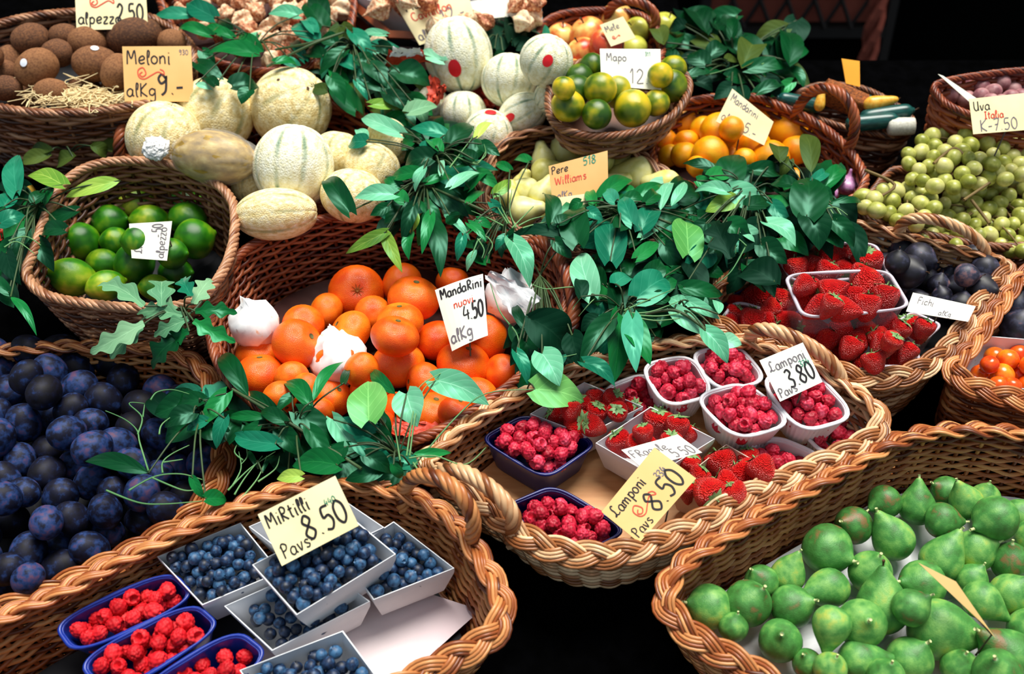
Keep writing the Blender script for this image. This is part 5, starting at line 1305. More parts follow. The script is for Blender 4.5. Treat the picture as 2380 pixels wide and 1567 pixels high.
LM = {
    'd': leaf_mat('dark_leaf', srgb(2, 38, 17), srgb(4, 58, 25), srgb(10, 84, 38), 0.34),
    'm': leaf_mat('green_leaf', srgb(6, 74, 32), srgb(16, 106, 48), srgb(42, 140, 68), 0.3),
    'p': leaf_mat('sky_sheen_leaf', srgb(66, 146, 108), srgb(104, 180, 140), srgb(150, 210, 174), 0.32),  # pale tone puts the sky's reflection into the leaf colour
    'b': leaf_mat('bluish_leaf', srgb(10, 86, 62), srgb(24, 116, 86), srgb(72, 162, 130), 0.28),
    'y': leaf_mat('yellow_green_leaf', srgb(84, 134, 40), srgb(130, 168, 60), srgb(186, 206, 96), 0.4),
    'o': leaf_mat('olive_leaf', srgb(40, 58, 18), srgb(66, 82, 30), srgb(96, 108, 48), 0.5),
    'g': leaf_mat('grey_green_leaf', srgb(64, 116, 82), srgb(96, 148, 108), srgb(136, 176, 136), 0.5),
    'k': leaf_mat('blackish_leaf', srgb(2, 26, 14), srgb(4, 38, 22), srgb(8, 52, 32), 0.5),
    'h': leaf_mat('light_green_leaf', srgb(62, 136, 60), srgb(92, 160, 80), srgb(130, 190, 108), 0.36),
}
LKEYS = list(LM)
M['petiole'] = mat('leaf_stalk', [(0.3, srgb(52, 112, 60)), (0.7, srgb(110, 160, 96))], scale=10, rough=0.5)
M['branch'] = mat('dark_branch', [(0.3, srgb(34, 52, 26)), (0.7, srgb(58, 84, 42))], scale=10, rough=0.6)

def leaf_grid(b, t, w, nrm, kind, bow, fold, seed):
    rr = random.Random(seed)
    b, t = np.array(b), np.array(t)
    ax = t - b; ln = np.linalg.norm(ax); ax /= ln
    n = np.array(nrm) - ax * np.dot(np.array(nrm), ax); n /= np.linalg.norm(n)
    s = np.cross(ax, n)
    na, nc = (27, 7) if kind == 'oak' else (15, 7)
    u = np.linspace(0, 1, na)
    if kind == 'lance': pr = np.sin(math.pi * np.clip(u, 0, 1) ** 0.8) ** 0.9
    elif kind == 'round': pr = np.sqrt(np.clip(1 - (2 * u - 1) ** 2, 0, 1))
    elif kind == 'oak': pr = np.clip(np.sin(math.pi * (0.06 + 0.88 * u ** 0.8)), 0, 1) ** 0.7 * (0.72 + 0.3 * np.cos(u * 2 * math.pi * 2.8 + 1.2)) * np.minimum(1, (1.001 - u) * 9) ** 0.5
    else:
        pr = (u + 0.012) ** 0.42 * np.clip(1 - u, 0, 1) ** 0.9; pr /= pr.max()
    v = np.linspace(-1, 1, nc)
    U, V = np.meshgrid(u, v, indexing='ij')
    half = (w / 2) * pr[:, None] * V
    heart = 0.0 if kind in ('lance', 'oak') else -0.16 * ln * np.abs(V) ** 1.4 * np.exp(-U * 7)
    z = bow * ln * np.sin(math.pi * U) - bow * 1.2 * ln * U ** 3 + fold * np.abs(half) + 0.03 * w * np.sin(U * 9 + rr.uniform(0, 6) + V * 1.5) * np.abs(V)
    side_bend = rr.uniform(-0.07, 0.07) * ln * np.sin(math.pi * U)
    P = b + ax * (U * ln + heart)[..., None] + s * (half + side_bend)[..., None] + n * z[..., None]
    return P, np.stack([U, (V + 1) / 2], -1)

def spray(label, hub, leaves, h=0.05, hub_h=None, stems=(), kind='ovate', name='leafy_sprig', seed=1, petiole_r=0.0011, drop=0.012, cat='foliage', tendrils=(), fillp=None, nfill=0, fkeys='ddmkb', fw=(42, 64), fl=(60, 96)):
    """LEAVES: (base x, base y, tip x, tip y, width in pixels, colour key[, shape[, height]])"""
    rr = random.Random(seed)
    hub_h = h - 0.02 if hub_h is None else hub_h
    h0 = Vector(L(*hub, hub_h))
    root = bpy.data.objects.new(name, None); COL.objects.link(root); root.matrix_world = RAMP @ Matrix.Translation(h0)
    tag(root, label, cat, 'leafy sprigs between the baskets')
    mb = MB(); ids = []; ms = MB()
    if fillp:
        leaves = list(leaves)
        for x, y in scatter(fillp, nfill, 16, rr, 0.85):
            a = rr.uniform(0, 2 * math.pi) if rr.random() < 0.35 else math.atan2(y - hub[1], x - hub[0]) + rr.uniform(-0.9, 0.9)
            ln = rr.uniform(*fl)
            leaves.append((x - ln / 2 * math.cos(a), y - ln / 2 * math.sin(a), x + ln / 2 * math.cos(a), y + ln / 2 * math.sin(a), rr.uniform(*fw), rr.choice(fkeys), None, h - 0.028 + rr.uniform(-0.014, 0.006)))
    for i, lf in enumerate(leaves):
        bx, by, tx, ty, w, ck = lf[:6]
        kd = lf[6] if len(lf) > 6 and lf[6] else kind
        hh = lf[7] if len(lf) > 7 else h + rr.uniform(-0.012, 0.012)
        B = L(bx, by, hh); T = L(tx, ty, hh - drop + rr.uniform(-0.01, 0.012))
        roll = rr.uniform(-0.45, 0.45)
        nrm = (HV * 0.75 - AX_F * 0.6 + AX_R * roll).normalized()
        if abs((T - B).normalized().dot(nrm)) > 0.85: nrm = -AX_F
        P, UV = leaf_grid(B - h0, T - h0, w * mpp(B), nrm, kd, rr.uniform(0.05, 0.14), rr.uniform(0.12, 0.35), seed * 100 + i)
        nf = (P.shape[0] - 1) * (P.shape[1] - 1)
        mb.grid(P, uv=UV); ids += [LKEYS.index(ck)] * nf
        p = np.array(B - h0)
        q = p * 0.45 + np.array([0, 0, 0.008 + 0.01 * rr.random()])
        ms.tube(catmull([(0, 0, 0), tuple(q), tuple(p)], 5), petiole_r, 5, ref=(0.31, 0.22, 0.9))
    me = mb.mesh('leaves', [LM[k] for k in LKEYS])
    me.polygons.foreach_set('material_index', np.array(ids, dtype=np.int32))
    part('leaves', me, root)
    for st_ in stems:
        P = catmull([tuple(L(x, y, hh) - h0) for x, y, hh in st_], 6)
        ms.tube(P, 0.0019, 6, ref=(0.31, 0.22, 0.9))
    part('stem', ms.mesh('stem', M['branch']), root)
    if tendrils:
        mt = MB()
        for td in tendrils:
            P = catmull([tuple(L(x, y, (h if len(td[0]) < 3 else td[0][2]) + 0.006) - h0) for x, y in [q[:2] for q in td]], 6)
            mt.tube(P, np.linspace(0.0012, 0.0005, len(P)), 5, ref=(0.31, 0.22, 0.9))
        part('tendrils', mt.mesh('tendrils', M['petiole']), root)
    return root

# big spray in the middle, above the mandarin basket
spray('large dark leafy sprig hanging over the back rim of the mandarin basket', (990, 430), [
    (950, 472, 892, 520, 52, 'd'), (893, 542, 801, 586, 34, 'y'), (896, 546, 934, 630, 32, 'y'), (970, 493, 950, 545, 28, 'y', 'lance'), (955, 545, 948, 600, 28, 'm'), (998, 512, 1026, 632, 52, 'd'),
    (1012, 440, 1090, 500, 52, 'd'), (915, 452, 822, 457, 46, 'p', None, 0.095), (940, 470, 905, 440, 36, 'm'), (1031, 498, 1094, 552, 24, 'p', 'lance'), (1000, 500, 980, 585, 30, 'm'), (1045, 500, 1060, 520, 40, 'd'),
    (812, 492, 745, 402, 50, 'd', None, 0.095), (985, 470, 1030, 530, 40, 'd'), (900, 480, 860, 500, 30, 'd'), (930, 430, 890, 415, 30, 'm'), (960, 480, 935, 560, 34, 'd')], h=0.045, stems=[[(800, 455, .04), (900, 450, .045), (990, 430, .04)], [(990, 430, .04), (1080, 470, .05), (1125, 490, .05)]], fillp=[(760, 420), (900, 410), (1080, 430), (1110, 530), (1000, 570), (880, 530), (770, 470)], nfill=14, seed=1)
spray('pale and bluish leafy sprig between the melon heaps', (1010, 370), [
    (929, 309, 833, 264, 44, 'p'), (850, 329, 806, 334, 46, 'b'), (846, 322, 828, 296, 30, 'p'), (1046, 334, 1096, 278, 50, 'd'), (1033, 314, 952, 290, 44, 'b'), (985, 345, 1042, 346, 42, 'b'), (1003, 368, 936, 380, 62, 'd'), (985, 393, 962, 442, 28, 'p'),
    (1049, 434, 1114, 393, 34, 'p'), (1092, 439, 1154, 388, 30, 'm'), (993, 424, 1056, 406, 26, 'm'), (1026, 404, 1025, 366, 18, 'p'), (1120, 335, 1162, 360, 36, 'd'), (1110, 317, 1150, 280, 24, 'y'), (1020, 350, 990, 320, 36, 'm'), (960, 330, 930, 345, 40, 'm'), (1100, 370, 1065, 345, 34, 'd'), (1110, 400, 1160, 440, 32, 'm'),
    (970, 400, 905, 410, 40, 'm'), (1060, 385, 1120, 380, 30, 'd')], h=0.06, fillp=[(820, 290), (900, 270), (1000, 290), (1110, 300), (1150, 400), (1100, 430), (980, 420), (900, 380), (840, 340)], nfill=18, fkeys='ddmkbmp', seed=2, tendrils=[[(1045, 390), (1075, 350), (1100, 315), (1098, 295)], [(1062, 365), (1100, 378), (1128, 362), (1125, 335)], [(1080, 372), (1110, 380), (1130, 350)]])
spray('sprig of thin pale tendrils and small leaves left of the pear card', (1180, 500), [
    (1090, 470, 1130, 440, 24, 'm'), (1150, 450, 1190, 415, 30, 'y'), (1140, 470, 1170, 500, 26, 'b'), (1110, 510, 1150, 530, 24, 'm'), (1075, 548, 1062, 606, 27, 'b'), (1108, 580, 1083, 630, 20, 'p', 'lance'), (1174, 549, 1150, 582, 24, 'b'), (1185, 395, 1150, 375, 24, 'm'), (1230, 375, 1190, 370, 26, 'm'), (1130, 540, 1100, 570, 26, 'd'), (1090, 520, 1130, 560, 24, 'm')],
    h=0.04, fillp=[(1060, 510), (1150, 520), (1200, 540), (1180, 580), (1100, 620), (1060, 580)], nfill=8, fw=(22, 34), fl=(40, 60), seed=3, tendrils=[[(1180, 520), (1150, 470), (1145, 440)], [(1185, 520), (1165, 480), (1160, 445)], [(1200, 530), (1185, 490), (1190, 440)], [(1170, 525), (1130, 505), (1095, 490)], [(1190, 530), (1215, 505), (1240, 480)], [(1205, 525), (1235, 510), (1275, 500)], [(1215, 530), (1250, 520), (1285, 515)], [(1110, 560), (1130, 550), (1145, 570), (1135, 590)], [(1110, 560), (1100, 585), (1095, 600)], [(1110, 555), (1125, 580), (1120, 600)]])
spray('bluish glossy leaves in the middle, right below the pear card', (1440, 500), [
    (1344, 566, 1342, 466, 74, 'd'), (1418, 606, 1416, 492, 78, 'b'), (1398, 459, 1475, 412, 42, 'm'), (1467, 469, 1546, 423, 36, 'm'), (1535, 490, 1567, 410, 30, 'p', 'lance'), (1560, 480, 1592, 414, 28, 'p', 'lance'), (1492, 536, 1530, 478, 58, 'b'), (1492, 553, 1548, 525, 28, 'p'), (1480, 600, 1535, 560, 36, 'm'), (1545, 570, 1582, 632, 46, 'd'),
    (1280, 520, 1265, 436, 42, 'd'), (1380, 476, 1370, 436, 28, 'm'), (1365, 490, 1402, 510, 32, 'b'), (1450, 470, 1500, 450, 36, 'd'), (1440, 530, 1480, 500, 50, 'd'), (1460, 570, 1500, 540, 46, 'd'), (1600, 592, 1600, 500, 82, 'h'), (1430, 470, 1400, 440, 34, 'b'), (1300, 520, 1330, 500, 36, 'd'), (1470, 520, 1440, 450, 44, 'b'), (1500, 470, 1530, 440, 34, 'm'), (1350, 470, 1320, 490, 30, 'm')],
    h=0.05, fillp=[(1270, 490), (1400, 440), (1600, 430), (1650, 520), (1620, 620), (1500, 660), (1370, 600), (1260, 530)], nfill=37, fkeys='ddmkbbp', seed=4, stems=[[(1240, 545, .04), (1330, 500, .05), (1440, 480, .05), (1560, 520, .05)]])
spray('dark leaf and pale blue leaf over the handle of the mandarin basket', (1255, 640), [
    (1329, 556, 1172, 545, 34, 'k', 'lance'), (1191, 561, 1236, 658, 58, 'p'), (1235, 742, 1318, 805, 104, 'k', 'round'), (1260, 822, 1300, 893, 70, 'p'), (1200, 820, 1230, 890, 36, 'b'), (1290, 560, 1330, 600, 36, 'd'), (1220, 760, 1190, 700, 26, 'd'), (1330, 780, 1350, 850, 56, 'k')],
    h=0.035, fillp=[(1190, 780), (1330, 810), (1320, 880), (1220, 890)], nfill=18, fkeys='kkdb', seed=5, tendrils=[[(1400, 690), (1340, 668), (1270, 672), (1235, 660)], [(1430, 700), (1370, 680), (1340, 705), (1330, 720)], [(1430, 705), (1390, 690), (1345, 735)], [(1435, 700), (1410, 770), (1380, 810), (1310, 830)], [(1190, 760), (1205, 790), (1208, 870)], [(1185, 755), (1160, 720), (1140, 660)]])
spray('big star of glossy leaves over the back rim of the raspberry basket', (1450, 725), [
    (1375, 684, 1347, 574, 66, 'p'), (1438, 728, 1444, 616, 76, 'd'), (1480, 692, 1562, 640, 84, 'b'), (1440, 738, 1428, 890, 68, 'm'), (1419, 745, 1350, 845, 52, 'd'), (1455, 742, 1514, 842, 62, 'm'), (1357, 843, 1432, 893, 44, 'b'), (1480, 730, 1530, 760, 40, 'd'), (1500, 650, 1540, 600, 50, 'd'), (1400, 660, 1380, 610, 40, 'd'), (1430, 660, 1470, 640, 46, 'b'), (1390, 740, 1350, 770, 40, 'k'), (1520, 700, 1560, 690, 40, 'd'), (1470, 740, 1480, 860, 52, 'b'), (1350, 690, 1345, 640, 36, 'k')],
    h=0.055, fillp=[(1380, 600), (1500, 580), (1640, 650), (1660, 720), (1540, 770), (1500, 800), (1390, 800), (1370, 700)], nfill=28, fkeys='ddmkb', seed=6, tendrils=[[(1450, 728), (1510, 725), (1580, 700)], [(1455, 730), (1530, 735), (1600, 725)], [(1450, 722), (1500, 700), (1570, 670)], [(1455, 732), (1520, 745), (1580, 740)]])
spray('single light green heart-shaped leaf over the raspberry basket rim', (1225, 905), [(1243, 905, 1360, 932, 92, 'h')], h=0.03, seed=7, name='single_leaf', tendrils=[[(960, 1085), (1060, 970), (1130, 915), (1243, 905)]])
spray('pale leaf chain drooping over the white raspberry tub', (1570, 722), [(1568, 720, 1652, 778, 42, 'p'), (1640, 770, 1694, 842, 54, 'p'), (1600, 700, 1674, 740, 32, 'p'), (1680, 790, 1725, 800, 40, 'p'), (1590, 712, 1552, 690, 38, 'p'), (1670, 730, 1655, 690, 26, 'p', 'lance')], h=0.06, seed=8, stems=[[(1500, 730, .05), (1570, 722, .06), (1640, 765, .06)]])
spray('dark spray with one big pale leaf right of the pear basket', (1740, 450), [
    (1690, 436, 1722, 350, 74, 'd'), (1650, 389, 1586, 374, 34, 'd'), (1750, 396, 1832, 402, 44, 'd'), (1700, 440, 1785, 498, 66, 'p'), (1690, 447, 1612, 440, 36, 'p'), (1705, 462, 1640, 490, 48, 'y'), (1795, 473, 1840, 522, 38, 'b'), (1783, 518, 1852, 566, 54, 'p'), (1725, 533, 1774, 562, 38, 'p'), (1700, 602, 1658, 505, 80, 'k', 'oak'), (1800, 656, 1722, 620, 92, 'k', 'round'), (1590, 668, 1684, 682, 44, 'd'), (1740, 480, 1790, 460, 50, 'd'), (1760, 520, 1720, 590, 60, 'k'), (1650, 410, 1700, 400, 40, 'm'), (1770, 570, 1830, 610, 60, 'd'), (1620, 420, 1660, 440, 36, 'm'), (1690, 520, 1740, 560, 60, 'd'), (1640, 520, 1600, 560, 40, 'd')],
    h=0.045, fillp=[(1600, 420), (1700, 380), (1850, 400), (1860, 520), (1820, 640), (1720, 660), (1640, 640), (1600, 520)], nfill=37, fkeys='ddkkmb', seed=9, tendrils=[[(1732, 575), (1700, 630), (1665, 660)], [(1735, 572), (1712, 555), (1710, 590)]])
spray('dark ivy-like leaves between the orange basket and the strawberries', (1880, 470), [
    (1875, 502, 1875, 402, 92, 'd'), (1880, 500, 1905, 578, 74, 'd'), (1935, 512, 1988, 572, 48, 'd'), (1918, 433, 1970, 383, 40, 'm'), (1890, 420, 1922, 390, 28, 'b'), (1885, 402, 1862, 298, 48, 'o', 'lance'), (1812, 372, 1808, 332, 46, 'o', 'round'), (1835, 372, 1815, 412, 30, 'o'), (1930, 470, 2012, 462, 20, 'd', 'lance'), (1850, 470, 1810, 440, 50, 'd'), (1860, 520, 1820, 560, 60, 'd'), (1920, 540, 1960, 575, 50, 'd'), (1840, 430, 1790, 420, 44, 'd'), (1900, 450, 1940, 470, 50, 'd')],
    h=0.05, fillp=[(1800, 400), (1950, 400), (1990, 480), (1990, 580), (1880, 580), (1800, 560)], nfill=21, fkeys='ddkm', seed=10, tendrils=[[(1905, 490), (1940, 482), (1970, 500)], [(1930, 487), (1945, 510)], [(1945, 485), (1965, 515)]])
# sprays over the front rim of the mandarin basket
spray('leafy sprig of long dark leaves over the front left rim of the mandarins', (690, 1000), [
    (578, 922, 497, 808, 48, 'd', 'lance'), (726, 954, 651, 878, 44, 'm', 'lance'), (728, 932, 800, 830, 30, 'm', 'lance'), (800, 890, 812, 850, 22, 'd'), (695, 960, 802, 1034, 66, 'd'), (640, 1032, 535, 1006, 50, 'b'), (625, 970, 520, 965, 26, 'm', 'lance'), (640, 960, 565, 908, 34, 'd'), (700, 1108, 640, 1112, 34, 'y'), (785, 1082, 675, 1082, 64, 'm'), (660, 980, 600, 950, 36, 'd'), (720, 1000, 770, 1090, 44, 'd'), (650, 1000, 700, 1060, 50, 'd'), (600, 990, 560, 1030, 36, 'd'), (680, 920, 640, 960, 30, 'd')],
    h=0.03, fillp=[(500, 930), (620, 930), (760, 980), (840, 1080), (700, 1100), (560, 1040)], nfill=15, fkeys='ddmk', seed=11, stems=[[(540, 905, .02), (640, 965, .03), (700, 1000, .03), (840, 1090, .03)]])
spray('leafy sprig with light heart-shaped leaves at the front of the mandarins', (925, 1060), [
    (857, 978, 854, 880, 96, 'h'), (919, 916, 856, 852, 34, 'm', 'lance'), (945, 916, 968, 990, 78, 'p'), (1012, 884, 1136, 938, 68, 'p'), (775, 975, 835, 1062, 48, 'p'), (810, 985, 922, 1028, 48, 'b'), (830, 1030, 922, 1082, 46, 'b'), (915, 1080, 932, 1116, 28, 'm'), (960, 1056, 1052, 1050, 24, 'm', 'lance'), (850, 1060, 910, 1100, 46, 'd'), (870, 1000, 920, 1050, 44, 'd'), (800, 1040, 760, 1100, 48, 'd'), (880, 1095, 800, 1115, 40, 'd')],
    h=0.035, fillp=[(760, 990), (900, 1000), (950, 1080), (900, 1120), (780, 1110)], nfill=14, fkeys='ddmkb', seed=12, tendrils=[[(945, 1060), (960, 960), (975, 900), (1030, 865)], [(952, 1060), (965, 970), (985, 905), (1020, 880)], [(930, 1070), (920, 1010), (915, 990)], [(950, 1065), (1010, 1060), (1080, 1080), (1130, 1040)], [(960, 1075), (985, 1110), (1010, 1118)]])
spray('drooping dark leaves over the plum basket border', (470, 960), [
    (525, 915, 463, 992, 44, 'm'), (522, 972, 500, 1042, 38, 'b'), (432, 932, 358, 962, 64, 'd'), (345, 1100, 188, 1068, 42, 'd', 'lance'), (447, 1112, 476, 1160, 24, 'm'), (478, 1160, 530, 1162, 42, 'm'), (500, 940, 440, 985, 50, 'd'), (480, 980, 430, 1000, 36, 'b'), (470, 930, 400, 930, 44, 'd'), (450, 960, 380, 990, 50, 'd')],
    h=0.03, fillp=[(370, 920), (520, 900), (540, 1000), (440, 1030), (370, 990)], nfill=14, fkeys='ddkb', seed=13, tendrils=[[(345, 1095), (325, 1030), (318, 1000), (290, 975), (245, 955)], [(320, 1010), (330, 970), (300, 938), (336, 938)], [(332, 970), (336, 940)], [(370, 1010), (378, 985), (420, 955)], [(378, 1100), (378, 1075), (400, 1055), (440, 1035)], [(380, 1075), (425, 1068)], [(300, 1140), (360, 1108), (420, 1102), (470, 1115)], [(247, 1140), (320, 1168), (380, 1172), (470, 1165)], [(352, 1110), (420, 1138), (450, 1140)], [(350, 930), (365, 912), (400, 906), (440, 916)]])
spray('thin dark grassy stalks in the gap between the mandarins and the blueberry card', (600, 1080), [(600, 1090, 570, 1040, 14, 'd', 'lance'), (610, 1100, 640, 1050, 12, 'd', 'lance')], h=0.0, seed=14, name='grassy_sprig', cat='foliage',
      tendrils=[[(545, 1150), (570, 1110), (610, 1060)], [(530, 1140), (580, 1090), (640, 1050)], [(560, 1160), (600, 1110), (620, 1060)], [(565, 1070), (545, 1050), (560, 1020)], [(600, 1120), (640, 1090), (650, 1060)], [(570, 1030), (575, 1060), (560, 1080)], [(540, 1130), (560, 1090), (555, 1050)]])
spray('grey-green oak twig with lobed leaves over the front of the lime basket', (430, 735), [
    (335, 712, 220, 654, 56, 'g'), (376, 713, 378, 640, 66, 'g'), (426, 733, 312, 724, 48, 'g'), (335, 752, 203, 818, 64, 'g'), (330, 760, 252, 832, 56, 'g'), (439, 741, 350, 778, 46, 'g'), (430, 780, 345, 852, 76, 'd'), (450, 707, 492, 644, 56, 'g'), (454, 724, 550, 724, 48, 'm'), (450, 746, 546, 794, 50, 'm'), (445, 690, 424, 640, 46, 'b'), (440, 770, 390, 800, 60, 'd'), (410, 720, 370, 690, 46, 'g')],
    h=0.075, kind='oak', seed=15, name='oak_twig', stems=[[(470, 700, .07), (430, 735, .07), (350, 735, .07), (325, 750, .07)]])
# left edge
spray('leafy sprig at the left edge beside the lime basket', (90, 480), [
    (38, 446, 35, 350, 52, 'b'), (145, 430, 58, 402, 46, 'y'), (280, 420, 148, 454, 44, 'y', 'lance'), (175, 490, 92, 512, 38, 'd'), (150, 535, 88, 542, 42, 'd'), (10, 480, 34, 448, 42, 'b'), (0, 520, 62, 498, 48, 'b'), (25, 690, 82, 772, 22, 'm', 'lance'), (15, 590, 45, 660, 44, 'k'), (60, 540, 20, 600, 40, 'd'), (80, 470, 100, 440, 34, 'd'), (20, 680, -20, 640, 30, 'd'), (120, 440, 100, 480, 34, 'm')],
    h=0.06, fillp=[(-20, 420), (100, 430), (130, 560), (60, 660), (-20, 680)], nfill=15, fkeys='ddkmb', seed=16, tendrils=[[(20, 560), (60, 550), (95, 570)], [(10, 575), (40, 562), (80, 590)]])
spray('olive leaves in the shade under the kiwi basket', (160, 360), [(112, 362, 50, 374, 40, 'o', 'round'), (116, 350, 66, 352, 36, 'o', 'round'), (170, 365, 128, 380, 44, 'o', 'round'), (262, 350, 206, 312, 46, 'o', 'round'), (215, 340, 250, 360, 36, 'o', 'round')], h=0.0, seed=17)
# top
spray('leafy branch lying on the physalis beside the kiwi basket', (600, 100), [
    (443, 35, 353, 30, 38, 'b'), (497, 40, 430, 0, 50, 'b'), (487, 82, 403, 62, 30, 'm'), (540, 86, 488, 64, 24, 'm'), (592, 125, 478, 116, 44, 'm'), (602, 118, 550, 76, 36, 'm'), (694, 36, 622, 30, 40, 'p'), (730, 92, 674, 54, 54, 'b'), (730, 75, 694, 44, 34, 'b'), (540, 200, 604, 196, 60, 'd'), (460, 148, 528, 204, 44, 'd'), (455, 196, 494, 206, 18, 'p', 'lance'), (640, 146, 698, 150, 28, 'm'), (470, 120, 500, 160, 34, 'd'), (580, 210, 560, 240, 40, 'd'), (500, 200, 470, 180, 30, 'd')],
    h=0.07, fillp=[(380, 40), (480, 50), (620, 100), (740, 60), (800, 100), (640, 170), (480, 150)], nfill=5, fkeys='dmb', fw=(24, 36), fl=(44, 66), seed=18, stems=[[(620, 155, .06), (720, 105, .08), (800, 75, .08)], [(640, 115, .06), (720, 100, .08), (790, 78, .08)]])
spray('dark leafy bush behind the melons, around the red tissue', (820, 110), [
    (750, 60, 714, 0, 58, 'd'), (752, 40, 740, -20, 50, 'd'), (820, 76, 866, 138, 42, 'b'), (826, 160, 764, 134, 44, 'b'), (895, 80, 832, 74, 22, 'p'), (850, 190, 958, 208, 56, 'd'), (865, 243, 948, 243, 32, 'y'), (828, 190, 856, 232, 22, 'b'), (930, 170, 1002, 192, 72, 'd'), (790, 60, 775, 112, 42, 'o'), (800, 60, 835, 100, 34, 'o'), (800, 120, 740, 170, 40, 'd'), (860, 150, 900, 200, 50, 'd'), (770, 180, 800, 240, 40, 'd'), (830, 140, 880, 160, 46, 'd'), (750, 130, 700, 120, 40, 'd'), (900, 220, 960, 260, 46, 'd'), (950, 262, 1018, 240, 46, 'g'), (960, 240, 990, 290, 44, 'g'), (780, 100, 740, 90, 40, 'd'), (880, 105, 920, 130, 36, 'd'), (760, 210, 720, 200, 34, 'o'), (1030, 142, 972, 114, 34, 'p')],
    h=0.05, fillp=[(720, 120), (800, 80), (900, 120), (990, 170), (1000, 230), (960, 280), (860, 260), (760, 200)], nfill=31, fkeys='ddkmbo', seed=19)
spray('dark leaves behind the middle melon, beside the paper tray', (1160, 90), [(1150, 112, 1166, 38, 58, 'k'), (1190, 92, 1202, 8, 48, 'k'), (1265, 82, 1222, 58, 38, 'b'), (1120, 120, 1090, 90, 44, 'k'), (1200, 110, 1240, 90, 44, 'k'), (1210, 60, 1180, 20, 40, 'k'), (1170, 130, 1140, 140, 34, 'd')], h=0.03, fillp=[(1090, 60), (1240, 40), (1240, 90), (1150, 110)], nfill=6, fkeys='kkd', seed=20)
spray('shadowy bush of round leaves at the back, behind the small oranges', (1700, 160), [  # mostly dark leaf colours here, painting in the shade at the back
    (1835, 142, 1830, 62, 64, 'd', 'round'), (1812, 135, 1798, 80, 40, 'd', 'round'), (1728, 150, 1756, 94, 66, 'o', 'round'), (1715, 122, 1684, 84, 44, 'd'), (1690, 140, 1722, 146, 32, 'o'), (1700, 86, 1692, 36, 28, 'd'), (1640, 72, 1598, 12, 56, 'd', 'round'), (1660, 112, 1598, 84, 54, 'o'), (1540, 98, 1518, 58, 44, 'o', 'round'), (1570, 137, 1538, 110, 34, 'd'), (1590, 180, 1682, 160, 30, 'd', 'lance'), (1740, 160, 1852, 150, 44, 'd'), (1760, 216, 1832, 190, 32, 'd'), (1840, 192, 1790, 226, 32, 'm'), (1690, 180, 1740, 190, 44, 'd'), (1640, 150, 1600, 120, 50, 'd'), (1620, 190, 1660, 210, 40, 'k'), (1700, 200, 1660, 230, 40, 'k'), (1590, 60, 1550, 70, 40, 'k'), (1560, 110, 1590, 70, 44, 'd'), (1670, 70, 1640, 50, 40, 'd'), (1780, 180, 1810, 230, 40, 'k'), (1840, 160, 1870, 200, 34, 'd'), (1650, 130, 1690, 100, 44, 'd'), (1600, 160, 1570, 180, 40, 'k'), (1730, 230, 1700, 200, 40, 'k')],
    h=0.02, fillp=[(1530, 60), (1640, 20), (1720, 60), (1850, 80), (1860, 190), (1720, 190), (1570, 180)], nfill=33, fkeys='ddkko', seed=21, hub_h=-0.02, petiole_r=0.0014, tendrils=[[(1770, 150), (1800, 135), (1830, 140)], [(1600, 180), (1660, 170), (1720, 150)]])
